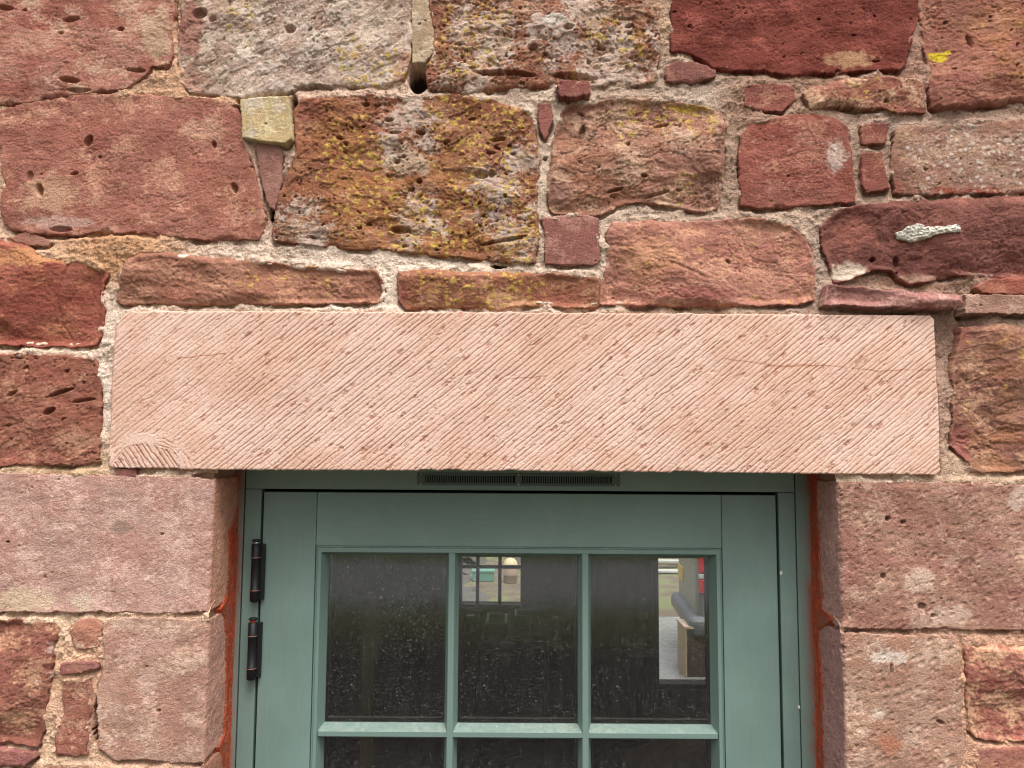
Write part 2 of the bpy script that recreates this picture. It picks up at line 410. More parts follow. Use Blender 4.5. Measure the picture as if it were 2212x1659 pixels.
    def mixc(c, d, f): return c + (np.asarray(d) - c) * f[..., None]
    n1 = fbm(A, B * 1.5, 12, 4, k + 13); n2 = fbm(A, B * 1.9, 30, 4, k + 14); n3 = fbm(X, Z, 90, 3, k + 15)
    col = np.empty(X.shape + (3,)); col[:] = c1
    col = mixc(col, c2, sstep(-.30, .34, n1 + bedc * .6 * n2))
    if och: 
        g = np.zeros_like(X)
        for (gu, gv, gr) in (ochc or [(0, 0, 0)]):
            gx, gz = W(gu, gv); g += np.exp(-((X - gx) ** 2 + (Z - gz) ** 2) / (gr * .00075) ** 2) if gr else 1
        col = mixc(col, alb(OCH if och <= 1 else (182, 130, 72)), np.clip(min(och, 1) * np.clip(g, 0, 1) * sstep(-.4, .3, fbm(A, B * 2, 20, 4, k + 16)), 0, .6))
    pc, pa = pale
    col = mixc(col, alb(pc), np.clip(pa * 1.75, 0, .85) * sstep(.0, .42, fbm(A, B * 1.3, 17, 5, k + 17, .62) + .32 * n3 + .35 * n5 + (pa - .35) * .6))
    col = mixc(col, col * .6, stain * .7 * sstep(.10, .45, fbm(A, B * 1.6, 15, 5, k + 18, .6) + .2 * n3))
    col = col * (1 + .13 * n3 + .10 * n2 + .10 * n5 + .26 * fbm(A, B * 1.3, 8, 4, k + 46, .6))[..., None]
    for (pu, pv, ru, rv, pcol, st) in patches:
        px_, pz_ = W(pu, pv)
        e = 1 - np.sqrt(((X - px_) / (ru * .00075)) ** 2 + ((Z - pz_) / (rv * .00075)) ** 2) + .85 * fbm(X, Z, 40, 4, k + 19 + pu % 7, .65)
        col = mixc(col, alb(pcol), st * sstep(-.05, .35, e))
    def field(cent, amt):
        if not cent: return np.full(X.shape, amt)
        g = np.zeros_like(X)
        for (gu, gv, gr) in cent:
            gx, gz = W(gu, gv); g = np.maximum(g, np.exp(-((X - gx) ** 2 + (Z - gz) ** 2) / (gr * .00075) ** 2))
        return amt * g
    if w:
        f = field(wc, w) * (.55 + 1.1 * sstep(-.3, .3, fbm(X, Z, 26, 3, k + 20)))
        wv = 1.25 * fbm(X, Z, 170, 3, k + 21, .75) + .30 * fbm(X, Z, 40, 2, k + 22)
        cr = sstep(.05, .28, wv + f * 1.15 - .52)
        sp = spots(X + .0016 * n3, Z + .0016 * n2, .0095, k + 23, .8, .16, .50) + .5 * n3
        cr = np.maximum(cr * .75 * crust, .95 * sstep(.05, .25, sp) * sstep(.25, .6, f))
        crc = alb(WHITE) * (1 + .25 * n3)[..., None]
        crc = crc + (alb(GREY) - crc) * (.75 * sstep(-.05, .3, fbm(X, Z, 55, 3, k + 24)))[..., None]
        col = col + (crc - col) * (cr * .72)[..., None]
        h = h + .0007 * cr
    if yl:
        f = field(yc, yl)
        sp = spots(X + .0022 * n3, Z + .0022 * fbm(X, Z, 140, 2, k + 25), .0118, k + 26, .85, .18, .52) + 1.0 * fbm(X, Z, 190, 3, k + 27, .65)
        cr = sstep(.05, .30, sp) * sstep(.25, .6, f + .75 * fbm(X, Z, 34, 3, k + 28))
        yc_ = alb(YEL) * (1 + .35 * n3)[..., None]
        col = col + (yc_ - col) * (cr * .78)[..., None]
        h = h + .0006 * cr
        wash = np.clip(f, 0, 1) * .38 * sstep(-.1, .4, fbm(X, Z, 35, 4, k + 29))
        col = mixc(col, alb((178, 134, 78)), wash)
    if arris and ccol is not None:    # the side that faces into the doorway
        rc = alb(ccol) * (1 + .25 * n3 + .2 * n2)[..., None]
        f = sstep(-.002, .004, (X - xa) * sgn + .004 * n2)
        col = col + (rc - col) * f[..., None]
    # --- cut out
    keep = (D[:-1, :-1] > 0) | (D[1:, :-1] > 0) | (D[:-1, 1:] > 0) | (D[1:, 1:] > 0)
    gz, gx = np.gradient(D, gs)
    g2 = np.maximum(gx * gx + gz * gz, .25)
    outm = D <= 0
    XX = np.where(outm, X - D * gx / g2, X); ZZ = np.where(outm, Z - D * gz / g2, Z)
    hh = np.where(outm, -side, h)
    if arris:
        rho = .007; qh = rho * math.pi / 4
        s_ = (XX - xa) * sgn
        ph = np.clip((s_ + qh) / (2 * qh), 0, 1) * (math.pi / 2)
        cx_ = -rho; over = np.maximum(s_ - qh, 0); under = np.minimum(s_ + qh, 0)
        px_ = cx_ + (rho + hh) * np.sin(ph) + under
        py_ = rho - (rho + hh) * np.cos(ph) + over
        XX = xa + sgn * px_; YY = py_
    else:
        YY = -hh
    STORE[label] = (xs, zs, h)
    me = grid_mesh(name, XX, YY, ZZ, keep, col)
    cen = (float(P[:, 0].mean()), 0.0, float(P[:, 1].mean()))
    o = link(name, me, M_STONE, wall, cen)
    if label: o['label'] = label
    return o

ST = []
def add(poly, c1, c2, **kw):
    ST.append((poly, c1, c2, kw))
# ---- top course
add([(-125,-85),(378,-85),(376,0),(368,130),(364,137),(328,142),(312,161),(273,187),(208,196),(130,207),(78,217),(0,223),(-125,226)], (170,98,80),(192,128,106),
    pale=((206,172,146),.36), rel=1.1, pits=.08, stain=.35, bed=-.05, holes=[(153,41,20,7,.12,1),(130,70,7,4,0,.6),(260,62,8,5,0,.7),(150,173,26,8,-.1,1.1),(292,150,26,5,-.15,.9),(10,15,22,7,-.1,1.2),(170,195,30,6,0,.6)],
    patches=[(340,70,42,70,(208,178,148),.6),(60,90,60,40,(200,152,130),.5),(90,200,80,24,(130,74,60),.7)], er=12, label='red sandstone block with pale patches, topmost at the left')
add([(391,-85),(391,0),(385,78),(386,130),(393,180),(409,196),(482,203),(521,209),(575,204),(612,198),(630,192),(642,183),(700,180),(780,186),(840,182),(868,168),(878,150),(884,122),(888,0),(888,-85)], (176,140,118),(196,162,142),
    pale=((208,186,166),.55), rel=1.45, pits=.18, w=.62, wc=[(720,90,140),(800,140,110),(600,150,120),(560,60,90)], yl=.8, yc=[(840,150,60),(760,120,50),(520,20,50),(790,170,60)], bed=.75, ledge=.9, stain=.35,
    holes=[(430,28,20,14,.3,1.2),(625,60,14,12,0,1.1),(460,40,12,8,0,.8)], patches=[(410,60,30,80,(150,92,80),.75),(420,175,36,30,(160,108,92),.6),(870,150,26,50,(168,104,82),.6)], er=14, wr=.95, label='pale crusty block furrowed on the slant, second from left on top')
add([(894,-85),(920,-85),(922,4),(936,55),(932,112),(916,129),(891,131),(893,60)], (190,158,122),(176,142,110), pale=((206,180,150),.5), rel=.5, pits=.1, er=5, off=-.002, stain=.2, w=.3, label='narrow beige pinning stone above a dark hole')
add([(940,-85),(928,8),(940,60),(936,115),(924,138),(920,165),(930,190),(968,188),(1000,199),(1050,195),(1106,187),(1205,179),(1275,183),(1361,180),(1411,176),(1416,156),(1426,104),(1421,65),(1423,0),(1423,-85)], (150,88,64),(172,110,82),
    pale=((190,156,130),.42), rel=1.5, pits=.75, w=.92, wc=[(1240,60,110),(1330,120,110),(1050,70,90),(1000,185,60),(1180,70,60)], yl=.95, yc=[(1010,100,80),(990,60,60),(1060,30,50),(1310,60,60),(1350,100,50),(1000,140,50)], bed=.05, ledge=1.5, stain=.45,
    holes=[(1151,103,12,9,0,1.2),(1228,60,14,8,.2,1.1),(995,95,14,4,0,1),(1060,155,30,4,.25,1),(1020,148,10,4,0,1),(1300,102,12,7,0,1),(1360,55,12,5,.2,1),(1090,160,80,9,-.05,1.2),(1240,165,60,9,-.08,1)], patches=[(1195,42,36,18,(222,210,196),.9),(1120,160,120,16,(112,66,48),.6)], er=16, wr=.95, label='pitted brown block crusted with white and yellow lichen on top')
add([(1455,-85),(1455,0),(1452,52),(1451,108),(1502,117),(1543,146),(1585,150),(1636,148),(1714,159),(1792,154),(1870,150),(1943,148),(1956,135),(1969,78),(1980,42),(1979,-85)], (124,54,42),(142,66,54),
    pale=((168,96,80),.25), rel=1.0, pits=.3, bed=.03, stain=.35, ledge=.6, holes=[(1845,75,6,3,0,1),(1893,131,10,3,0,1),(1770,40,5,3,0,1)], patches=[(1840,128,62,22,(196,152,116),.7)], er=9, label='large dark red block with a tan patch, right of top centre')
add([(1437,156),(1442,143),(1465,134),(1497,135),(1543,154),(1541,162),(1497,179),(1442,177)], (140,82,74),(158,98,84), rel=.7, pits=.1, er=10, off=.002, label='small lens shaped red pinning stone under the dark block')
add([(1989,-85),(1986,0),(1995,52),(2000,104),(2008,146),(2011,229),(2032,244),(2092,233),(2118,228),(2212,220),(2330,222),(2330,-85)], (158,92,76),(168,106,84),
    pale=((190,140,112),.3), rel=1.7, pits=.35, bed=.1, ledge=.9, och=.5, ochc=[(2170,60,80),(2200,140,60)], yl=.3, yc=[(2140,20,80),(2190,130,60)], stain=.35, patches=[(2030,120,26,15,(200,172,40),.95),(2053,110,9,9,(200,172,40),.95),(2030,40,16,40,(150,90,72),.5)],
    holes=[(2100,85,7,20,.2,1.1),(2060,240,60,8,.1,.8)], er=14, facet=6, label='ochre stained block with a bright yellow lichen spot, top right corner')
add([(1604,190),(1615,182),(1700,184),(1712,190),(1718,215),(1690,236),(1640,236),(1610,229)], (146,76,66),(162,94,78), rel=.7, pits=.12, er=8, off=-.001, label='small red stone between two mortar beds, left of the long thin one')
add([(1736,204),(1751,193),(1782,187),(1823,174),(1922,169),(1988,176),(1994,184),(1995,244),(1935,242),(1905,233),(1862,232),(1782,229),(1752,236)], (150,80,66),(172,106,84), pale=((204,168,136),.45), rel=1.2, pits=.15, yl=.55, yc=[(1870,205,60)], er=9, off=.003, ledge=1.0, facet=6, label='long thin red stone with pale yellow middle under the dark block')
# ---- second course
add([(-3,236),(78,219),(130,214),(182,206),(286,206),(365,208),(456,211),(485,221),(508,234),(523,260),(527,300),(538,345),(556,404),(562,440),(570,468),(566,495),(555,514),(480,516),(400,514),(338,508),(290,500),(208,500),(150,506),(90,505),(30,496),(6,478),(2,440),(8,400),(3,350),(-5,290)], (172,102,84),(184,116,96),
    pale=((206,158,130),.34), rel=1.0, pits=.10, bed=.15, ledge=.4, yl=.18, yc=[(520,400,120)], holes=[(192,305,10,16,-.5,1.1),(85,410,9,16,.3,1.3),(160,375,10,4,.2,.8),(505,405,8,14,.3,1),(215,338,5,4,0,.8),(460,310,6,9,.2,.9),(65,380,8,14,0,.5),(130,495,30,7,0,.6)],
    patches=[(110,420,70,50,(206,166,134),.55),(130,480,90,16,(205,172,158),.55),(440,280,60,30,(204,160,136),.5),(170,290,110,40,(152,90,76),.45)], er=13, label='largest pinkish red block at the left, with finger sized holes')
add([(526,222),(575,217),(622,215),(628,258),(631,302),(618,311),(560,306),(529,300)], (206,174,120),(214,188,138), pale=((214,198,160),.4), rel=.8, pits=.05, w=.75, wc=[(560,235,34),(600,232,20),(540,285,24)], er=5, off=.009, warp=.5, ledge=.6, label='small square yellow stone standing proud of the joint')
add([(553,313),(570,306),(600,314),(607,330),(605,380),(599,430),(591,450),(582,444),(573,410),(561,370)], (160,104,90),(178,124,108), rel=.8, pits=.05, er=7, off=-.002, label='thin wedge of pinkish stone below the yellow cube')
add([(636,235),(652,216),(720,210),(787,203),(826,210),(900,208),(983,206),(1061,216),(1110,231),(1140,240),(1155,275),(1163,338),(1161,400),(1157,447),(1162,525),(1155,562),(1110,566),(1048,558),(1009,555),(917,546),(813,538),(735,534),(683,528),(640,521),(593,519),(590,500),(598,460),(606,420),(618,380),(640,330),(636,280)], (148,84,60),(162,102,74),
    pale=((196,150,118),.26), rel=1.3, pits=.72, bed=-.08, ledge=1.3, och=.75, ochc=[(760,440,120),(900,420,140),(1000,520,140),(720,260,60)], stain=.4, w=.85, wc=[(880,290,75),(1080,420,90),(900,480,70),(1120,340,60),(650,480,60),(660,520,70),(890,250,70),(1110,530,60)], yl=1.0, yc=[(1040,330,110),(900,490,100),(1100,480,110),(800,420,90),(1000,240,80),(760,330,80),(1080,250,80),(960,500,90)],
    holes=[(865,496,26,8,0,1.4),(853,287,16,4,.0,1.2),(908,288,13,6,-.1,1.2),(905,390,8,7,0,1.1),(733,298,10,5,-.5,1),(1020,255,10,4,.2,1),(1040,378,20,11,0,1.1),(1062,376,8,10,0,1.2),(1060,330,12,4,0,1),(840,258,12,5,0,1),(790,224,10,6,0,1),(1085,520,60,5,.2,1.2),(1075,300,20,5,.1,1)],
    patches=[(670,240,36,34,(140,82,70),.7),(880,350,60,34,(190,170,146),.6),(640,490,46,30,(184,150,124),.55)], er=11, wr=.95, label='big ochre block thick with yellow lichen at top centre')
add([(1206,193),(1210,184),(1270,185),(1271,207),(1231,214),(1210,211)], (138,70,66),(152,86,76), rel=.6, pits=.1, er=4, off=.012, label='tiny purple red stone chip jutting from the mortar above a joint')
add([(1163,227),(1189,227),(1191,266),(1176,297),(1168,281)], (146,78,72),(160,92,82), rel=.7, pits=.05, er=5, off=.002, label='slim red wedge stone set upright in pale mortar')
add([(1226,228),(1288,220),(1366,213),(1444,216),(1522,230),(1556,245),(1570,275),(1564,330),(1560,395),(1550,449),(1522,456),(1483,449),(1418,439),(1379,433),(1340,441),(1309,456),(1288,464),(1231,464),(1194,459),(1186,430),(1187,378),(1197,299),(1211,247)], (164,106,84),(174,120,98),
    pale=((192,156,130),.48), rel=1.6, pits=.3, bed=.03, ledge=1.1, w=.3, wc=[(1450,300,90),(1540,400,50)], yl=.75, yc=[(1480,240,70),(1430,255,60),(1360,260,40),(1480,410,30),(1350,270,40)], och=.3, ochc=[(1260,420,80),(1230,330,60)], stain=.4,
    holes=[(1258,285,9,22,-.2,1.0),(1255,243,10,4,-.3,1),(1390,382,9,5,0,1.2),(1467,410,9,3,0,1),(1330,410,24,4,.3,1),(1420,420,34,4,.3,.8),(1430,270,20,5,.2,.8)], patches=[(1210,420,26,34,(138,92,84),.7),(1275,290,30,14,(140,116,100),.5),(1490,232,50,10,(196,158,60),.7)], er=12, wr=.8, facet=6, label='tan block with yellow lichen along its top, right of the big ochre block')
add([(1622,268),(1660,258),(1701,250),(1761,246),(1803,256),(1830,272),(1838,326),(1843,378),(1845,433),(1766,441),(1690,444),(1636,447),(1601,441),(1597,400),(1598,340),(1604,296)], (156,82,66),(170,98,80),
    pale=((196,146,122),.3), rel=1.0, pits=.2, w=.5, wc=[(1805,330,34),(1800,350,28)], stain=.45, patches=[(1803,335,26,44,(204,176,162),.6),(1766,395,28,60,(128,72,64),.5),(1700,420,90,30,(138,88,78),.5)], er=10, label='rounded red block with a chalky white smear at its right edge')
add([(1861,271),(1914,268),(1911,309),(1864,312)], (148,80,68),(158,90,76), rel=.5, pits=.05, er=4, off=.001, label='small red square chip, upper of the stacked pair')
add([(1865,334),(1901,332),(1916,408),(1871,413),(1860,396)], (150,82,68),(158,88,74), rel=.5, pits=.03, er=5, off=.003, label='small upright red chip, lower of the stacked pair')
add([(1935,281),(1961,275),(2053,272),(2212,263),(2330,260),(2330,411),(2212,413),(2079,416),(1961,418),(1936,416),(1926,378),(1930,326)], (162,106,88),(174,126,102),
    pale=((190,152,122),.4), rel=1.1, pits=.2, w=1.0, crust=.25, wc=[(2010,300,60),(2080,330,90),(2130,390,90),(2200,330,70),(2000,400,50)], yl=.25, yc=[(1950,400,60)], stain=.3, patches=[(2080,412,130,8,(150,76,60),.85),(1942,405,16,20,(140,78,66),.7)], er=9, label='tan block spotted with round white lichen at the right edge')
add([(1777,494),(1795,470),(1818,455),(1852,445),(1974,434),(2053,430),(2212,425),(2330,423),(2330,603),(2212,602),(2157,600),(2079,591),(2027,600),(1974,611),(1945,600),(1928,584),(1883,580),(1858,594),(1804,612),(1793,565),(1780,538)], (120,68,58),(142,84,72),
    pale=((168,110,94),.3), rel=1.25, pits=.12, bed=.1, ledge=1.0, stain=.5, patches=[(1835,585,44,22,(208,190,168),.85),(1985,600,60,10,(180,146,126),.6),(1850,500,46,40,(160,98,84),.5)], holes=[(1940,565,8,14,0,1),(1888,560,8,6,0,1)], lines=[([(1900,470),(1900,520),(1888,555)],6,3)], er=14, facet=8, label='dark purplish block carrying a white mortar splash')
add([(1172,473),(1231,467),(1268,466),(1291,474),(1293,520),(1294,560),(1287,569),(1230,570),(1179,568),(1180,512)], (158,96,84),(172,110,98), pale=((196,146,132),.35), rel=.4, pits=.06, er=4, off=-.001, warp=.5, ledge=.2, label='small flat square block beside the wide pink one')
add([(1313,500),(1327,482),(1418,476),(1483,484),(1601,470),(1660,473),(1714,487),(1741,516),(1757,551),(1759,600),(1758,645),(1735,654),(1636,658),(1522,658),(1400,657),(1297,658),(1301,600),(1314,564)], (184,116,96),(194,130,108),
    pale=((210,158,128),.4), rel=1.5, pits=.1, bed=-.15, ledge=.9, stain=.22, yl=.12, patches=[(1500,635,120,16,(158,92,84),.6),(1400,560,80,60,(196,142,108),.5)], lines=[([(1450,570),(1520,600)],4,2.5)], er=13, facet=7, label='wide salmon pink block above the right half of the lintel')
# ---- course over the lintel
add([(252,650),(258,597),(273,562),(299,546),(365,544),(417,553),(547,565),(657,575),(735,581),(809,586),(825,606),(833,628),(827,651),(735,654),(553,655),(440,655),(365,656),(265,655)], (170,108,84),(182,122,96),
    pale=((200,148,120),.35), rel=1.6, pits=.06, bed=-.3, ledge=1.1, stain=.3, yl=.45, yc=[(570,595,60),(680,590,60)], patches=[(260,575,9,30,(222,212,196),.9),(398,551,12,6,(222,212,196),.9),(400,640,60,12,(150,90,72),.5)], er=11, facet=9, label='long flat stone over the left end of the lintel')
add([(861,590),(917,583),(996,588),(1129,591),(1252,594),(1297,602),(1293,659),(1262,664),(1158,657),(1106,663),(1075,670),(1040,663),(960,662),(880,665),(864,648),(862,620)], (164,98,72),(176,112,84),
    pale=((196,150,118),.4), rel=1.3, pits=.1, ledge=.9, yl=.85, yc=[(1090,620,70),(1120,600,60),(960,620,70),(1080,650,50)], stain=.35, patches=[(1220,640,60,24,(146,84,68),.6),(870,630,16,34,(150,84,76),.6)], er=10, facet=7, label='flat stone with yellow lichen over the middle of the lintel')
add([(1778,659),(1784,620),(1870,628),(1974,636),(2065,643),(2068,656),(2056,665),(1948,664),(1857,662)], (172,108,98),(186,126,114), pale=((208,164,150),.35), rel=.7, pits=.08, er=5, off=.012, facet=4, label='thin pink slab jutting out under the purplish block')
add([(2107,622),(2131,607),(2170,603),(2212,606),(2330,607),(2330,633),(2212,633),(2120,634)], (166,86,68),(176,96,78), rel=.7, pits=.05, er=6, off=.006, label='thin red sliver at the right edge, under the purplish block')
add([(2083,641),(2212,640),(2330,641),(2330,677),(2212,677),(2086,675)], (166,116,96),(180,132,110), pale=((204,168,148),.4), rel=.6, pits=.08, er=4, off=.006, label='thin flat tan stone below the red sliver')
add([(-125,524),(0,522),(40,526),(65,534),(78,551),(143,567),(167,566),(208,577),(231,590),(221,608),(221,686),(213,725),(203,743),(156,748),(0,744),(-125,744)], (162,82,64),(178,98,78),
    pale=((196,138,100),.28), rel=1.1, pits=.08, bed=-.05, ledge=.8, yl=.2, yc=[(70,550,60)], stain=.3, patches=[(60,555,110,22,(200,146,100),.6),(110,735,110,14,(126,66,52),.55)], lines=[([(150,570),(122,640),(128,700),(150,730)],2.5,2.5)], er=9, facet=5, label='smooth brick red block left of the lintel top')
add([(18,512),(57,501),(109,522),(99,530),(52,528)], (182,118,98),(190,130,108), rel=.5, pits=0, er=5, off=-.002, label='sliver of pinkish stone over the brick red block')
add([(-125,762),(0,764),(130,768),(203,777),(216,801),(213,868),(213,920),(211,996),(156,1003),(52,1001),(4,1005),(-125,1004)], (160,92,72),(172,106,84),
    pale=((196,148,120),.3), rel=1.0, pits=.5, bed=.3, ledge=1.1, stain=.35, holes=[(107,888,17,7,.5,1.4),(143,802,6,4,.4,1),(40,773,12,3,0,1),(78,773,6,4,0,1),(130,848,36,5,.35,1),(25,850,14,5,.5,1),(180,865,30,4,.15,.8)], patches=[(160,950,50,26,(192,146,118),.5)], er=8, wr=.8, label='brown red block with slanting pits, left of the lintel bottom')
add([(2079,709),(2172,702),(2212,706),(2330,705),(2330,1016),(2212,1017),(2098,1019),(2096,1001),(2057,962),(2062,854),(2062,784),(2073,743)], (158,102,84),(168,116,92),
    pale=((196,156,124),.38), rel=1.5, pits=.12, ledge=.8, och=.5, ochc=[(2170,980,90),(2190,760,80)], yl=.3, yc=[(2170,770,60),(2090,735,30)], stain=.4, patches=[(2085,720,16,60,(150,92,84),.6),(2075,960,30,50,(146,82,78),.7)], er=11, wr=.8, facet=6, label='mottled tan block right of the lintel')
# ---- small stones low at the left and right
add([(-125,1341),(0,1340),(118,1348),(123,1358),(113,1399),(108,1468),(99,1503),(92,1574),(80,1613),(47,1606),(0,1604),(-125,1604)], (156,90,74),(170,106,86), pale=((206,160,126),.4), rel=1.2, pits=.08, ledge=.8, stain=.3,
    w=.6, wc=[(88,1475,14),(115,1455,20),(115,1400,16)], er=9, facet=6, label='broken brown red block at the lower left edge')
add([(151,1357),(170,1344),(203,1341),(221,1352),(211,1394),(162,1403)], (184,116,94),(200,132,104), pale=((220,186,166),.5), rel=.9, pits=0, er=8, off=-.001, label='small orange pink cobble between the lower left blocks')
add([(136,1436),(207,1431),(211,1442),(135,1456)], (150,86,80),(168,106,96), rel=.5, pits=0, er=3, off=.003, label='thin purple red sliver lying flat in the mortar')
add([(139,1478),(189,1473),(196,1503),(182,1630),(121,1630),(121,1586),(139,1550),(138,1503)], (166,98,80),(178,112,90), pale=((206,160,132),.35), rel=.9, pits=0, er=7, off=-.001, label='tall narrow red stone beside the lower jamb block')
add([(-125,1620),(0,1620),(71,1625),(76,1635),(54,1650),(0,1651),(-125,1652)], (164,98,92),(178,112,100), rel=.6, pits=0, er=6, off=.004, label='purplish stone at the bottom left corner')
add([(-125,1668),(150,1664),(196,1668),(200,1750),(-125,1750)], (180,110,84),(192,124,98), rel=.7, pits=0, er=7, label='red stone cut off by the bottom edge')
add([(254,1016),(291,1016),(292,1027),(253,1026)], (156,92,84),(166,102,92), rel=.3, pits=0, er=2, off=.0, label='tiny red packing stone under the lintel end')
add([(2088,1393),(2144,1395),(2212,1397),(2330,1399),(2330,1600),(2212,1599),(2155,1602),(2112,1594),(2096,1575),(2090,1444)], (178,102,86),(190,120,100), pale=((214,170,134),.5), rel=1.5, pits=.08, ledge=.8, stain=.25, er=13, wr=.8, facet=7, label='rounded orange red block at the lower right edge')
add([(2116,1619),(2212,1618),(2330,1618),(2330,1740),(2110,1740)], (172,104,88),(184,118,100), rel=.8, pits=.05, er=9, label='red block in the bottom right corner')
XL, XR = -.4795, .5262
for p, c1, c2, kw in ST: stone('stone', p, c1, c2, **kw)

# jamb blocks: front face, rounded arris and the side inside the doorway in one unrolled surface
def jamb(front, xa, sgn, zt, zb, depth, c1, c2, **kw):
    P = [tuple(float(q) for q in W(u, v)) for u, v in front]
    end = xa + sgn * depth
    P = P + [(end, zt), (end, zb)] if sgn > 0 else P + [(end, zb), (end, zt)]
    stone('jamb_stone', P, c1, c2, world=True, arris=(sgn, xa), **kw)
def zz(v): return float(W(450, v)[1])
jamb([(446,1321),(300,1323),(0,1323),(-125,1322),(-125,1021),(0,1022),(234,1028),(398,1031),(455,1035)][::1], XL, 1, zz(1036), zz(1321), .118, (198,145,128),(208,160,143),
     pale=((216,180,164),.42), rel=.5, pits=.06, er=3, ccol=(206,152,126), stain=.16, ledge=.35, w=.25, wc=[(140,1120,70),(110,1180,60)], tool=.35,
     patches=[(50,1300,70,34,(214,188,156),.7),(180,1305,30,22,(216,192,166),.65),(265,1140,32,15,(150,126,110),.75)], holes=[(350,1155,4,3,0,.8),(20,1170,5,3,0,.8)], label='long pale pink dressed block, left side of the doorway under the lintel')
jamb([(440,1645),(425,1648),(248,1641),(215,1620),(212,1503),(227,1409),(224,1346),(240,1337),(300,1336),(446,1338)], XL, 1, zz(1338), zz(1645), .118, (190,138,116),(200,154,130),
     pale=((218,184,162),.4), rel=.55, pits=.04, er=5, ccol=(202,152,134), stain=.16, ledge=.3, tool=.4, patches=[(310,1400,60,30,(190,150,138),.5),(320,1480,24,40,(208,172,156),.6)], holes=[(343,1537,4,4,0,.8)], label='upright pale tan dressed block, lower left side of the doorway')
jamb([(440,1760),(200,1760),(205,1662),(440,1659)], XL, 1, zz(1659), zz(1760), .118, (196,146,126),(204,156,134), rel=.7, pits=.03, er=5, ccol=(184,130,108), label='dressed block cut off at the bottom, left side of the doorway')
jamb([(1806,1041),(1995,1041),(2212,1047),(2330,1050),(2330,1364),(2212,1362),(1815,1357)], XR, -1, float(W(1810,1041)[1]), float(W(1815,1356)[1]), .112, (172,116,98),(184,134,110),
     pale=((210,176,152),.32), rel=.7, pits=.12, er=4, ccol=(192,150,138), stain=.35, ledge=.35, tool=.9, patches=[(1985,1255,34,28,(212,182,162),.75),(2050,1330,60,24,(206,176,156),.65),(2200,1075,30,30,(212,184,168),.7),(2155,1205,26,20,(170,126,118),.6)], holes=[(1916,1121,7,6,0,.9),(1950,1128,7,5,0,.7),(1905,1245,7,7,0,.8),(1990,1310,10,9,0,.8)], label='wide dressed block, right side of the doorway under the lintel')
jamb([(1818,1368),(2023,1373),(2056,1386),(2073,1418),(2077,1532),(2081,1619),(2082,1760),(1818,1760)], XR, -1, float(W(1818,1368)[1]), float(W(1818,1760)[1]), .112, (186,134,108),(196,150,124),
     pale=((214,184,162),.35), rel=.6, pits=.08, er=6, ccol=(184,140,132), stain=.22, ledge=.3, tool=1.0, w=.35, wc=[(1910,1420,40)], patches=[(1915,1422,50,14,(222,202,186),.8),(1895,1540,20,12,(216,192,172),.8),(1920,1610,36,22,(186,116,84),.5)], holes=[(1925,1445,3,12,0,.9),(2030,1560,10,5,-.5,.7)], label='tall dressed block, lower right side of the doorway')

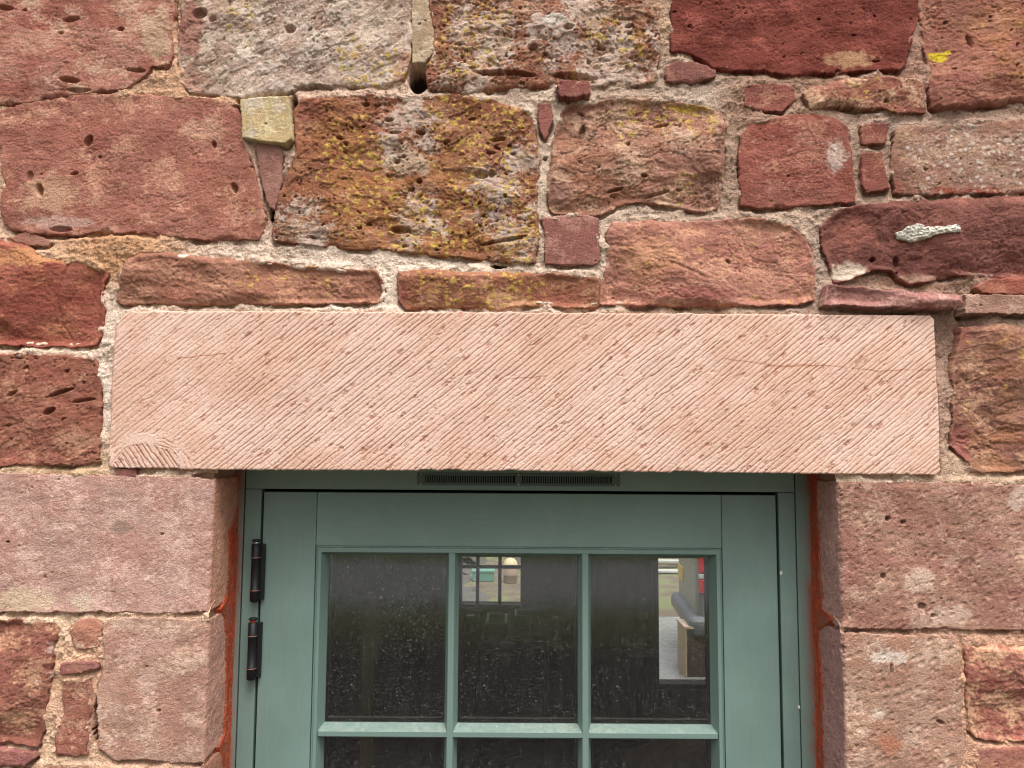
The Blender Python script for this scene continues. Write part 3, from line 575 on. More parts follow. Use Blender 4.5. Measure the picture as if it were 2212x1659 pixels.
# ---- lintel
def lintel():
    gs = .0011
    P = np.array([tuple(float(q) for q in W(u, v)) for u, v in [(284,672),(262,688),(251,712),(245,790),(240,920),(236,972),(237,1007),(252,1014),(600,1016),(1100,1018),(1600,1022),(2019,1027),(2029,1018),(2028,993),(2026,882),(2019,770),(2017,690),(2007,681),(1500,678),(1106,675),(700,673)]])
    ALLPOLY.append(P)
    lo, hi = P.min(0) - 4 * gs, P.max(0) + 4 * gs
    X, Z = np.meshgrid(np.arange(lo[0], hi[0], gs), np.arange(lo[1], hi[1], gs))
    D = sdf(X + .0015 * fbm(X, Z, 60, 3, 901), Z + .0019 * fbm(X, Z, 60, 4, 902, .7) - .0018 * sstep(.22, .42, fbm(X, Z, 16, 3, 930)), P)
    n1 = fbm(X, Z, 6, 3, 903); n3 = fbm(X, Z, 160, 3, 904); n2 = fbm(X, Z, 40, 3, 905)
    ang = np.full(X.shape, math.radians(40.0))
    fx, fz = W(318, 1018); rx, rz = .078, .062
    fan = 1 - np.hypot((X - fx) / rx, (Z - fz) / rz) + .08 * fbm(X, Z, 40, 2, 907)
    infan = fan > 0
    def strokes(an, pitch, sd):
        s = X * np.cos(an) + Z * np.sin(an); q = -X * np.sin(an) + Z * np.cos(an)
        q = q + .0018 * fbm(s, q, 9, 2, sd + 3) + .05 * (s - .8) ** 2 * .12
        r_ = np.random.default_rng(sd); H = r_.random((512, 512))
        i = np.floor(q / pitch).astype(int)
        sj = s / .05 + 7 * H[i & 511, 3]; j = np.floor(sj).astype(int)
        ph = q / pitch + .50 * (H[i & 511, j & 511] - .5) * sstep(0, .15, sj - j)
        f = ph - np.floor(ph)
        fe = f + .10 * fbm(s, q, 150, 3, sd + 4)
        prof = sstep(.50, .62, fe) * (1 - sstep(.80, .98, fe)) + .35 * sstep(.16, .22, fe) * (1 - sstep(.26, .34, fe))
        amp = .35 + .65 * H[(i * 7) & 511, (j * 5 + 11) & 511]
        return s, q, prof, amp, f
    s, q, prof, amp, f = strokes(ang, .0071, 908)
    _, _, prof2, amp2, _ = strokes(np.full(X.shape, math.radians(-57.0)), .0072, 918)
    arc = np.abs(((fan * 11 + .5 * n2) % 1.0) - .5) * 2
    prof2 = np.where((fan < .30) & (fan > 0), .7 * sstep(.70, .95, arc) * sstep(-.25, .2, n2 + n3), prof2)
    prof = np.where(infan, prof2, prof); amp = np.where(infan, .55 + amp2 * .7, amp)
    soft = .62 + .38 * sstep(-.52, -.36, X)                      # the strokes are shallower at the left end
    amp = np.where(infan, amp, amp * soft)
    ragged = .35 + .65 * sstep(-.1, .2, fbm(s * .6, q * 3, 90, 3, 909))
    chip = spots(s * .5 + .003 * n3, q * 1.0 + .0025 * n3, .0125, 910, .55, .10, .40)
    chip = sstep(0, .35, chip - .14 + .85 * fbm(X, Z, 260, 2, 913)) * sstep(-.25, .15, fbm(X, Z, 22, 2, 911) + .04) * soft
    nick = sstep(.05, .4, spots(s, q, .0075, 912, .5, .12, .3))
    h = -.0016 * prof * amp - .0008 * chip - .0006 * nick + .0003 * n3 + .0009 * n1
    q_ = np.clip(1 - D / .003, 0, 1)
    h = h - .003 * (1 - np.sqrt(np.clip(1 - q_ * q_, 0, 1))) + .004
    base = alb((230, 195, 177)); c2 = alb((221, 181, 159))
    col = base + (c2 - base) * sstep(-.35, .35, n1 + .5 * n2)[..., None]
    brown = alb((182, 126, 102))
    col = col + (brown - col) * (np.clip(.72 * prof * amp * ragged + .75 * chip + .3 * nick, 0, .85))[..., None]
    col = col * (1 + .07 * n3 + .09 * fbm(X, Z * 3.5, 4, 4, 920, .6) + .07 * fbm(s * .25, q, 40, 3, 921))[..., None]
    rl = np.full(X.shape, 9.0)
    for pl in ([(385,775),(420,771),(490,764)], [(1565,775),(1690,793),(1780,789)], [(1650,792),(1740,788),(1825,793)], [(1840,796),(1900,803),(1960,798)], [(1980,800),(2025,800)], [(1100,820),(1180,812)]):
        pl = [tuple(float(t_) for t_ in W(u, v)) for u, v in pl]
        for (ax, az), (bx, bz) in zip(pl, pl[1:]):
            ex, ez = bx - ax, bz - az
            t_ = np.clip(((X - ax) * ex + (Z - az) * ez) / (ex * ex + ez * ez), 0, 1)
            rl = np.minimum(rl, np.hypot(X - ax - ex * t_, Z - az - ez * t_ + .002 * n2))
    col = col + (alb((158, 92, 62)) - col) * (.8 * (1 - sstep(.0003, .0013, rl)) * sstep(-.35, .1, n3 + .3))[..., None]
    keep = (D[:-1, :-1] > 0) | (D[1:, :-1] > 0) | (D[:-1, 1:] > 0) | (D[1:, 1:] > 0)
    gz, gx = np.gradient(D, gs); g2 = np.maximum(gx * gx + gz * gz, .25); om = D <= 0
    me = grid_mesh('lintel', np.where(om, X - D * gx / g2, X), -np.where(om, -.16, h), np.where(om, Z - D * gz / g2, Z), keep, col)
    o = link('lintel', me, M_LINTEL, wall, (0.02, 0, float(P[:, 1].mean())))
    o['label'] = 'long pale pink lintel scored with slanting chisel strokes, above the door'
lintel()
ZSOF = 1.9655                         # underside of the lintel

# ---- mortar between the stones
VOIDS = [(903,165,24,38),(562,214,58,15),(634,235,8,34),(452,1028,40,5),(1078,574,19,5),(586,462,6,22),(204,1560,8,50)]
def mortar():
    gs = .0018
    x0, z1 = (float(q) for q in W(-150, -110)); x1, z0 = (float(q) for q in W(2360, 1780))
    X, Z = np.meshgrid(np.arange(x0, x1, gs), np.arange(z0, z1, gs))
    D = np.full(X.shape, -9.0)
    for P in ALLPOLY:
        lo, hi = P.min(0) - .03, P.max(0) + .03
        i0, i1 = np.searchsorted(X[0], [lo[0], hi[0]]); j0, j1 = np.searchsorted(Z[:, 0], [lo[1], hi[1]])
        if i1 <= i0 or j1 <= j0: continue
        sl = (slice(j0, j1), slice(i0, i1))
        D[sl] = np.maximum(D[sl], sdf(X[sl], Z[sl], P))
    CP = [(240,700,222,206,188),(232,850,226,212,196),(560,555,214,196,176),(700,560,222,206,188),(850,620,222,208,190),(1000,200,206,186,166),(1180,330,210,194,174),(1310,540,212,194,174),(1435,60,192,166,140),(1420,170,190,170,150),(1500,205,206,190,172),(1565,320,172,148,128),(1600,230,168,138,118),(1750,158,172,142,120),(1700,460,196,174,154),(1850,330,178,154,136),(1960,130,176,142,124),(1950,256,176,154,138),(2040,700,146,122,108),(2040,900,172,146,128),(1960,620,170,140,118),(1770,580,186,166,150),(1500,668,184,164,142),(600,662,196,180,158),(1900,674,172,152,134),(430,180,196,160,130),(250,545,190,150,114),(120,757,214,194,172),(150,1013,196,170,138),(350,1023,220,200,176),(1900,1034,222,204,182),(2110,1033,200,176,152),(100,1333,222,198,170),(120,1450,212,178,148),(130,1640,212,184,156),(1950,1365,178,146,126),(2090,1500,198,160,134),(590,440,178,152,136),(750,195,206,180,160),(380,60,200,168,138),(200,1530,196,160,136)]
    num = np.zeros(X.shape + (3,)); den = np.zeros(X.shape)
    for u, v, r, g, b_ in CP:
        px, pz = W(u, v); wt = 1 / (((X - px) ** 2 + (Z - pz) ** 2) + .0009) ** 2
        dk = (1.0 - .06 * sstep(900, 1500, u) * sstep(720, 600, v)) * 1.03
        num += wt[..., None] * alb((r * dk * 1.01, g * dk * .965, b_ * dk * .95)); den += wt
    col = num / den[..., None]
    lvl = np.full(X.shape, -.0045)
    for u, v, r, hgt in [(430,180,60,0.0),(400,150,40,0),(250,545,90,0.0),(150,540,50,0),(330,520,60,-.001),(2040,760,60,-.014),(1900,675,120,-.014),(2080,690,60,-.016),(560,470,40,-.012),(1500,665,200,-.010),(1950,625,80,-.006),(240,750,90,-.004),(1440,80,80,-.004)]:
        px, pz = W(u, v); e = np.exp(-((X - px) ** 2 + (Z - pz) ** 2) / (r * .00075) ** 2)
        lvl = lvl + (hgt + .0045) * e
    sm = sstep(-.05, .2, fbm(X, Z, 14, 3, 701))                  # trowelled smooth here, crumbly there
    n = fbm(X, Z, 60, 4, 702, .6); nf = fbm(X, Z, 240, 3, 703, .6)
    cr = spots(X + .0008 * nf, Z + .0008 * nf, .0065, 704, .7, .15, .5)
    rough = .92 - .7 * sm
    h = lvl + .0055 * fbm(X, Z, 25, 3, 705) + rough * (.0042 * n + .0022 * nf + .0022 * sstep(0, .6, cr)) + .0004 * nf
    Du = np.full_like(D, -9.0); Du[:-3] = D[3:]; Dd = np.full_like(D, -9.0); Dd[4:] = D[:-4]
    ne = fbm(X, Z, 22, 3, 706); n6 = fbm(X, Z, 70, 3, 709)
    h = h - .0100 * sstep(-.006, .002, Du + .003 * n6) * sstep(-.3, .25, ne) + .0030 * sstep(-.007, .0, Dd + .004 * n6) * sstep(-.35, .1, -ne)
    near = sstep(-.012, .0, D)
    h = h + near * .0025 * fbm(X, Z, 40, 3, 710)
    for u, v, ru, rv, dp in [(903,165,25,40,.09),(562,214,60,16,.06),(510,236,14,12,.06),(634,235,9,36,.06),(1078,574,20,6,.05),(1391,166,11,7,.04),(452,1028,42,6,.07),(586,462,7,24,.04),(204,1560,9,52,.03),(160,507,24,6,.04),(570,400,5,40,.03),(1835,441,16,5,.03),(20,222,30,6,.03),(1178,340,5,5,.02),(380,30,4,60,.015),(2085,676,10,14,.03),(1940,672,70,4,.02)]:
        px, pz = W(u, v)
        e = 1 - np.sqrt(((X - px + .002 * n) / (ru * .00075)) ** 2 + ((Z - pz + .002 * n) / (rv * .00075)) ** 2)
        h = h - dp * sstep(0, .35, e + .1 * n)
    col = col * (1 + rough * (.22 * n + .22 * nf) + .10 * fbm(X, Z, 30, 3, 707))[..., None]
    gry = sstep(.1, .4, fbm(X, Z, 35, 4, 708, .6)) * rough
    col = col + (alb((164, 140, 124)) - col) * (.25 * gry)[..., None]
    h = h - 2.2 * np.clip(D - .0032 - .002 * n6, 0, .02)
    VO = np.zeros(X.shape, bool)
    for u, v, ru, rv in VOIDS:
        px, pz = W(u, v)
        VO |= np.sqrt(((X - px + .002 * n) / (ru * .00075)) ** 2 + ((Z - pz + .002 * n) / (rv * .00075)) ** 2) < .82 + .1 * n
    open_ = (X > XL + .002) & (X < XR - .002) & (Z < ZSOF + .003)
    inq = (D < .014) & ~open_ & ~VO
    keep = inq[:-1, :-1] & inq[1:, :-1] & inq[:-1, 1:] & inq[1:, 1:]
    me = grid_mesh('mortar', X, -h, Z, keep, col)
    o = link('mortar', me, M_MORTAR, wall, (0, 0, float(z0)))
    o['label'] = 'pale crumbly lime mortar in the joints'
mortar()

# ---- body of the wall behind the faces, and plain rubble beyond the edges of the photo
M_CORE = grained('wall_core', 60, 20, .002, .95, .15, col=tuple(alb((170, 136, 112))))
c = MB()
c.box(-3.2, XL - .006, .10, .48, -.1, 3.4); c.box(XR + .006, 3.2, .10, .48, -.1, 3.4); c.box(XL - .006, XR + .006, .155, .48, ZSOF + .02, 3.4)
c.box(XL - .06, XL - .006, .016, .0985, 0, ZSOF + .01); c.box(XR + .006, XR + .06, .016, .0985, 0, ZSOF + .01)
c.done('wall_core', M_CORE, wall)
def outer():
    rng = random.Random(5)
    xa, zt = (float(q) for q in W(-125, -85)); xb, zb = (float(q) for q in W(2330, 1745))
    xa2, xb2 = xa - .015, xb + .015; zt2, zb2 = zt + .015, zb - .012
    cells = []
    def rows(x0, x1, z0, z1):
        z = z0
        while z < z1 - .02:
            hh = min(rng.uniform(.13, .24), z1 - z)
            if z1 - z - hh < .08: hh = z1 - z
            x = x0
            while x < x1 - .02:
                ww = min(rng.uniform(.22, .5), x1 - x)
                if x1 - x - ww < .12: ww = x1 - x
                j = lambda: rng.uniform(0, .012)
                cells.append([(x + .006 + j(), z + .006 + j()), (x + ww - .006 - j(), z + .006 + j()), (x + ww - .006 - j(), z + hh - .006 - j()), (x + .006 + j(), z + hh - .006 - j())])
                x += ww
            z += hh
    rows(-3.1, xa2, 0, 3.3); rows(xb2, 3.1, 0, 3.3); rows(xa2, xb2, zt2, 3.3); rows(xa2, XL - .01, 0, zb2); rows(XR + .01, xb2, 0, zb2)
    V, Q, CC = [], [], []; base = 0
    for k, P in enumerate(cells):
        P = np.array(P); gs = .012
        n_x = max(4, int((P[:, 0].max() - P[:, 0].min()) / gs)); n_z = max(4, int((P[:, 1].max() - P[:, 1].min()) / gs))
        a = np.linspace(0, 1, n_x); b_ = np.linspace(0, 1, n_z); A, B = np.meshgrid(a, b_)
        X = (P[0][0] * (1 - A) + P[1][0] * A) * (1 - B) + (P[3][0] * (1 - A) + P[2][0] * A) * B
        Z = (P[0][1] * (1 - A) + P[1][1] * A) * (1 - B) + (P[3][1] * (1 - A) + P[2][1] * A) * B
        ed = np.minimum.reduce([A * (n_x - 1), (1 - A) * (n_x - 1), B * (n_z - 1), (1 - B) * (n_z - 1)])
        H = .006 * fbm(X, Z, 12, 4, k + 50) + .004 * fbm(X, Z, 50, 3, k + 51)
        H = np.where(ed < .5, -.03, np.where(ed < 1.5, H - .004, H))
        base_c = alb(rng.choice([(163,88,72),(150,78,64),(190,128,108),(176,120,92),(168,104,84)])); c2 = alb((200, 156, 130))
        cc = base_c + (c2 - base_c) * (.6 * sstep(-.1, .4, fbm(X, Z, 14, 5, k + 52, .6)))[..., None]
        idx = np.arange(n_x * n_z).reshape(n_z, n_x) + base
        Q.append(np.stack([idx[:-1, :-1], idx[:-1, 1:], idx[1:, 1:], idx[1:, :-1]], -1).reshape(-1, 4))
        V.append(np.stack([X.ravel(), -H.ravel(), Z.ravel()], -1)); CC.append(cc.reshape(-1, 3)); base += n_x * n_z
    me = np_mesh('outer_stonework', np.concatenate(V), np.concatenate(Q), np.concatenate(CC))
    link('outer_stonework', me, M_STONE, wall, (0, 0, 0))
    mb = MB()
    for x0, x1, z0, z1 in ((-3.1, xa2 + .03, 0, 3.3), (xb2 - .03, 3.1, 0, 3.3), (xa2 + .03, xb2 - .03, zt2 - .02, 3.3), (xa2 + .03, XL - .008, 0, zb2 + .02), (XR + .008, xb2 - .03, 0, zb2 + .02)):
        mb.box(x0, x1, .010, .098, z0, z1)
    mb.done('outer_mortar', M_CORE, wall)
outer()

# ---- red pointing smeared between the stones and the door frame
def pointing(xr, sgn, pts, label):
    # pts: (full-res x, y) of the ragged edge on the reveal; converted to depth and height
    e = sorted([(z, y) for y, z in (yfor(u, v, xr) for u, v in pts)])
    zs = np.arange(.02, ZSOF + .01, .0022)
    yb = np.interp(zs, [a for a, _ in e], [b_ for _, b_ in e])
    A = np.linspace(0, 1, 40)
    Zg, Ag = np.meshgrid(zs, A, indexing='ij')
    n = fbm(Zg, Ag * .08, 45, 4, 33 + int(sgn), .6); nf = fbm(Zg, Ag * .1, 240, 3, 35)
    Yb = yb[:, None] + .007 * fbm(Zg, np.zeros_like(Zg), 40, 4, 36, .65)
    Yg = Yb + (.1115 - Yb) * Ag
    th = -.006 + .0078 * sstep(0, .22, Ag) + .0012 * sstep(.5, 1, Ag) + .0012 * n * sstep(0, .3, Ag) + .0010 * nf
    th = th + .003 * sstep(.8, 1, Ag) * (.3 + 1.2 * fbm(Zg, np.zeros_like(Zg), 18, 3, 37))
    Xg = xr + sgn * th
    c1, c2 = alb((186, 86, 58)), alb((168, 104, 80))
    col = c1 + (c2 - c1) * sstep(-.1, .35, fbm(Zg, Ag * .09, 30, 4, 38))[..., None]
    col = col * (1 + .35 * n + .35 * nf)[..., None]
    keep = np.ones((Zg.shape[0] - 1, Zg.shape[1] - 1), bool)
    me = grid_mesh('red_pointing', Xg, Yg, Zg, keep, col, flip=sgn > 0)
    o = link('red_pointing', me, M_SEAL, wall, (xr, .1, 0)); o['label'] = label
LP = [(a_ + 7, b_) for a_, b_ in [(886,1800),(885,1890),(868,1950),(846,1992),(840,2125),(836,2221),(818,2275),(800,2292),(822,2312),(832,2358),(834,2461),(836,2599),(830,2757),(812,2790),(800,2812),(815,2840),(820,2880)]]
RP = [(3062,1800),(3070,1900),(3078,2000),(3082,2100),(3085,2200),(3090,2285),(3136,2325),(3136,2338),(3078,2365),(3080,2450),(3086,2550),(3090,2610),(3088,2700),(3094,2800),(3098,2880)]
pointing(XL, 1, LP, 'bright orange red pointing between the left jamb stones and the door frame')
pointing(XR, -1, RP, 'dark red pointing between the right jamb stones and the door frame')
# white mortar splash on the purplish block
def splash():
    P = np.array([tuple(float(q) for q in W(u, v)) for u, v in [(1932,503),(1938,515),(1969,525),(1995,519),(2021,510),(2050,507),(2069,506),(2070,496),(2063,487),(2021,491),(1995,489),(1980,481),(1961,488),(1945,498)]])
    gs = .0011; lo, hi = P.min(0) - .004, P.max(0) + .004
    X, Z = np.meshgrid(np.arange(lo[0], hi[0], gs), np.arange(lo[1], hi[1], gs))
    D = sdf(X + .002 * fbm(X, Z, 120, 3, 61), Z + .002 * fbm(X, Z, 120, 3, 62), P)
    n = fbm(X, Z * 1.8, 140, 3, 63)
    sx_, sz_, sh_ = STORE['dark purplish block carrying a white mortar splash']
    ii = np.clip(np.rint((X - sx_[0]) / (sx_[1] - sx_[0])).astype(int), 0, len(sx_) - 1); jj = np.clip(np.rint((Z - sz_[0]) / (sz_[1] - sz_[0])).astype(int), 0, len(sz_) - 1)
    hs_ = sh_[jj, ii]
    h = hs_ + .0012 + .0028 * np.sqrt(np.clip(D / .006, 0, 1)) + .0022 * n + .0016 * fbm(X, Z, 320, 2, 64)
    col = alb((226, 218, 202)) * (1 + .15 * n)[..., None]
    keep = (D[:-1, :-1] > 0) & (D[1:, 1:] > 0)
    om = (D < gs)
    me = grid_mesh('mortar_splash', X, -np.where(om, hs_ - .004, h), Z, keep, col)
    o = link('mortar_splash', me, M_MORTAR, wall, (float(P[:, 0].mean()), 0, float(P[:, 1].mean()))); o['label'] = 'white fish shaped splash of mortar on the purplish block'
splash()

# ------------------------------------------------------------------ the door
YF, YG = .110, .1352                  # front of frame, front of glass
door = thing('glazed_door', 'sage green timber door with small panes and black hinges, under the pale lintel', 'door', (0.015, YF, 0))
def stained(x0, x1, z0, z1, edge, seedn, thick, strength):
    gs = .0028
    X, Z = np.meshgrid(np.arange(x0, x1 + gs * .5, (x1 - x0) / max(2, round((x1 - x0) / gs))), np.arange(z0, z1, .004))
    d = np.abs(X - edge)
    st = np.exp(-(d / .011) ** 1.4) * strength + .35 * sstep(.2, .5, fbm(X, Z * .5, 60, 4, seedn, .65)) * np.exp(-d / .018)
    st = st * (.55 + .9 * sstep(-.35, .25, fbm(X, Z, 10, 3, seedn + 1)))
    g = np.array(GREEN) * (1 + .06 * fbm(X, Z, 20, 3, seedn + 2))[..., None]
    col = g + (alb((150, 74, 52)) - g) * np.clip(st, 0, .92)[..., None]
    Yy = np.full(X.shape, YF)
    keep = np.ones((X.shape[0] - 1, X.shape[1] - 1), bool)
    V = grid_mesh('frame_edge', X, Yy, Z, keep, col)
    bm = bmesh.new(); bm.from_mesh(V)
    r = bmesh.ops.extrude_face_region(bm, geom=bm.faces[:]); bmesh.ops.translate(bm, vec=(0, .05, 0), verts=[v for v in r['geom'] if isinstance(v, bmesh.types.BMVert)])
    bmesh.ops.recalc_face_normals(bm, faces=bm.faces[:])
    bm.to_mesh(V); bm.free()
    for p_ in V.polygons: p_.use_smooth = False
    o = link('outer_jamb', V, M_STAIN, door, ((x0 + x1) / 2, YF, z0)); return o
stained(-.484, -.4678, .02, 1.995, -.4775, 41, .05, .55)['label'] = 'left outer jamb speckled with red mortar'
stained(.4984, .534, .02, 1.995, .527, 45, .05, .95)['label'] = 'right outer jamb stained by red mortar'
f = MB(); f.box(-.4660, .4968, YF, YF + .07, 1.9292, 1.998, .0012); f.done('frame_head', M_GREENH, door)
f = MB(); f.box(-.4660, -.4378, YF + .0006, YF + .07, .02, 1.9286, .0012); f.done('frame_jamb', M_GREEN, door)
f = MB(); f.box(.4680, .4968, YF + .0006, YF + .07, .02, 1.9286, .0012); f.done('frame_jamb', M_GREEN, door)
f = MB(); f.box(-.50, .55, YF + .035, YF + .06, .02, 1.999); 
bm_ = f.b
f2 = MB()                              # dark rebate behind the gaps
for x0, x1, z0, z1 in ((-.4680, -.4658, .02, 1.995), (.4966, .4986, .02, 1.995), (-.4380, -.4325, .02, 1.93), (.4625, .4682, .02, 1.93), (-.4325, .4625, 1.9225, 1.9294)):
    f2.box(x0 - .002, x1 + .002, YF + .022, YF + .026, z0, z1)
bm_.free()
f2.done('rebate', M_DARK, door)
YL = YF + .0015
for x0, x1 in ((-.4337, -.3408), (.3688, .4637)):
    f = MB(); f.box(x0, x1, YL, YL + .045, .03, 1.9240, .0012); f.done('stile', M_GREEN, door)
f = MB(); f.box(-.3402, .3682, YL + .0004, YL + .045, 1.8312, 1.9240, .0012); f.done('top_rail', M_GREENH, door)
f = MB(); f.box(-.3402, .3682, YL + .0004, YL + .045, .03, .5600, .0012); f.done('bottom_rail', M_GREENH, door)
ZT, ZP, NR = 1.8130, .3123, 4
ZB = ZT - ZP * (NR - 1) - .2868
# bead round the glazing
f = MB()
XO0, XO1, ZO0, ZO1 = -.3398, .3678, ZB - .018, 1.8308
prof = [(0, YL + .0015), (.0012, YL - .0012), (.003, YL + .0004), (.0042, YL - .0016), (.0098, YL - .0016), (.0178, YG), (.0178, YG + .01), (0, YG + .01)]
def bead(pfx):
    pr = prof
    rect = lambda o_: [(XO0 + o_, ZO0 + o_), (XO1 - o_, ZO0 + o_), (XO1 - o_, ZO1 - o_), (XO0 + o_, ZO1 - o_)]
    rings = [[f.b.verts.new((x, y, z)) for x, z in rect(o_)] for o_, y in pr]
    for a, c_ in zip(rings, rings[1:] + rings[:1]):
        for i in range(4): f.b.faces.new((a[i], a[(i + 1) % 4], c_[(i + 1) % 4], c_[i]))
bead(f); f.done('glazing_bead', M_GREENB, door)
BX = (-.1024, .1296)
for bx in BX:
    f = MB(); f.prism([(bx - .0114, YG + .004), (bx - .0112, YG - .002), (bx - .0050, YL - .0008), (bx + .0050, YL - .0008), (bx + .0112, YG - .002), (bx + .0114, YG + .004)], 'z', ZO0 + .012, ZO1 - .0106)
    f.done('glazing_bar', M_GREENB, door)
xs_ = [-.3240, BX[0], BX[1], .3520]
for k in range(1, NR):
    zc = ZT - ZP * k + .0130
    f = MB(); f.prism([(YG + .004, zc - .0128), (YG - .002, zc - .0124), (YL - .0003, zc - .0030), (YL - .0003, zc + .0048), (YG - .002, zc + .0126), (YG + .004, zc + .0128)], 'x', XO0 + .012, XO1 - .012)
    f.done('glazing_bar', M_GREENB, door)
cols = [(-.3228, -.1140), (-.0910, .1182), (.1412, .3511)]
M_SPACER = flat('grey_spacer', (.30, .29, .27), .5, .4); M_RUB = flat('black_gasket', (.01, .01, .011), .5, .4)
for k in range(NR):
    for x0, x1 in cols:
        zt = ZT - ZP * k; zb = zt - .2868
        f = MB(); f.box(x0 - .004, x1 + .004, YG, YG + .004, zb - .004, zt + .004); p = f.done('pane', M_GLASS, door)
        if k < 2:
            f = MB()
            for a in ((x0 - .003, x1 + .003, zb - .003, zb + .0055), (x0 - .003, x1 + .003, zt - .003, zt + .003), (x0 - .003, x0 + .0045, zb + .0056, zt - .0031), (x1 - .0045, x1 + .003, zb + .0056, zt - .0031)):
                f.box(a[0], a[1], YG + .0052, YG + .020, a[2], a[3])
            f.done('gasket', M_RUB, p)
            f = MB(); f.box(x0 + .0048, x1 - .0048, YG + .0056, YG + .0085, zb + .0057, zb + .0080); f.done('spacer_bar', M_SPACER, p)
# inner framing that the glass sits in
f = MB()
f.box(-.3395, -.3262, YG + .0212, YL + .05, ZO0, ZO1); f.box(.3545, .3675, YG + .0212, YL + .05, ZO0, ZO1)
for bx in BX: f.box(bx - .0105, bx + .0105, YG + .0212, YL + .045, ZO0, ZO1)
for k in range(1, NR):
    zc = ZT - ZP * k + .0130; f.box(-.33, .36, YG + .0215, YL + .044, zc - .011, zc + .011)
f.done('inner_bars', M_GREEN, door)
# trickle vent in the head
vx0, vx1, vz0, vz1 = -.1645, .1895, 1.9378, 1.9592
f = MB()
f.box(vx0, vx1, YF - .0032, YF - .0004, vz1 - .0045, vz1, .0006); f.box(vx0, vx1, YF - .0032, YF - .0004, vz0, vz0 + .0045, .0006)
for a, b_ in ((vx0, vx0 + .0135), ((vx0 + vx1) / 2 - .006, (vx0 + vx1) / 2 + .006), (vx1 - .0135, vx1)): f.box(a, b_, YF - .0034, YF - .0003, vz0 + .0042, vz1 - .0042, .0004)
x = vx0 + .0150
while x < vx1 - .0150:
    if abs(x - (vx0 + vx1) / 2) > .0075: f.box(x - .0007, x + .0007, YF - .0028, YF - .0004, vz0 + .0043, vz1 - .0043)
    x += .0031
vent = f.done('trickle_vent', M_VENT, door, 'slotted green ventilation grille in the frame head')
f = MB(); f.box(vx0 + .013, vx1 - .013, YF - .0003, YF + .0004, vz0 + .0042, vz1 - .0042); f.done('vent_slots', M_DARK, vent)
for sx_ in (vx0 + .0065, (vx0 + vx1) / 2, vx1 - .0065):
    for sz_ in (vz0 + .0022, vz1 - .0022):
        f = MB(); f.lathe([(.0006, 0), (.0016, 0), (.0014, .0007), (.0004, .0010)], 0, 0, 10, Matrix.Translation((sx_, YF - .0031, sz_)) @ Matrix.Rotation(math.radians(90), 4, 'X')); f.done('screw', M_STEEL, vent)
# hinges
def hinge(xc, z0, z1, reddish):
    h = MB(); yc = YF - .0095; r = .0078
    L = z1 - z0
    h.lathe([(r * .8, z0 + L * .045), (r, z0 + L * .055), (r, z0 + L * .20), (r * 1.05, z0 + L * .21), (r * 1.05, z0 + L * .235), (r * .94, z0 + L * .24), (r * .94, z0 + L * .70), (r * 1.05, z0 + L * .71), (r * 1.05, z0 + L * .735), (r, z0 + L * .74), (r, z0 + L * .925), (r * .75, z0 + L * .93)], xc, yc, 24)
    h.box(xc + .001, xc + .0140, yc + .003, YF + .0006, z0 + L * .07, z0 + L * .92, .0008)
    o = h.done('hinge', M_BLACK, door, 'black barrel hinge, ' + reddish)
    p = MB(); p.lathe([(.0035, z0 + L * .925), (.0048, z0 + L * .93), (.0048, z0 + L * .965)], xc, yc, 16); p.done('pin', M_STEEL if 'steel' in reddish else M_SEALC, o)
    p = MB(); p.lathe([(.0060, z0 + L * .966), (.0074, z0 + L * .972), (.0074, z0 + L * .992), (.0060, z0 + L)], xc, yc, 20); p.done('pin_cap', M_BLACK, o)
    for q in (.22, .722):
        p = MB(); p.lathe([(r * 1.03, z0 + L * (q - .008)), (r * 1.09, z0 + L * q), (r * 1.03, z0 + L * (q + .008))], xc, yc, 24); p.done('rubbed_ring', M_WORN, o)
M_SEALC = flat('red_mortar_crumb', tuple(alb((188, 82, 58))), .9, .1); M_WORN = flat('rubbed_copper_ring', (.26, .13, .085), .5, .4)
hinge(-.4405, 1.7320, 1.8430, 'upper, with a steel pin showing')
hinge(-.4415, 1.6020, 1.7100, 'lower, with red mortar on its pin')
# flecks of plaster on the frame
for us, vs__, ra, rb in ((2929, 2149, .0024, .0034), (2997, 2652, .0017, .003), (1862, 2725, .001, .001)):
    x, z = S(us, vs__, YF); f = MB(); rng = random.Random(int(us))
    pts = [(float(x) + ra * (1 + .3 * rng.uniform(-1, 1)) * math.cos(a * .7854), float(z) + rb * (1 + .3 * rng.uniform(-1, 1)) * math.sin(a * .7854)) for a in range(8)]
    f.prism(pts, 'y', YF - .0009, YF + .0014); f.done('plaster_fleck', M_SPLASH, door)

# ------------------------------------------------------------------ ground
m, t, b = mat('ground_soil_grass_gravel'); M_GROUND = m
ge = N(t, 'ShaderNodeNewGeometry'); sp = N(t, 'ShaderNodeSeparateXYZ'); t.links.new(ge.outputs['Position'], sp.inputs[0])
nb = noise_node(t, .7, 5, .6); nm = noise_node(t, 4, 5, .65); nf = noise_node(t, 60, 4, .7)
yv = N(t, 'ShaderNodeMath', operation='MULTIPLY_ADD'); t.links.new(nm.outputs[0], yv.inputs[0]); yv.inputs[1].default_value = 3.0; t.links.new(sp.outputs['Y'], yv.inputs[2])
nb2 = noise_node(t, 2.2, 5, .6)
soil = mixrgb(t, 'MIX', rng_map(t, nm.outputs[0], .3, .7, 0, 1), (.10, .065, .045), (.22, .165, .12))
grass = mixrgb(t, 'MIX', rng_map(t, nf.outputs[0], .3, .7, 0, 1), (.10, .11, .04), (.26, .27, .11))
grav = mixrgb(t, 'MIX', rng_map(t, nf.outputs[0], .3, .7, 0, 1), (.26, .25, .255), (.52, .50, .50))
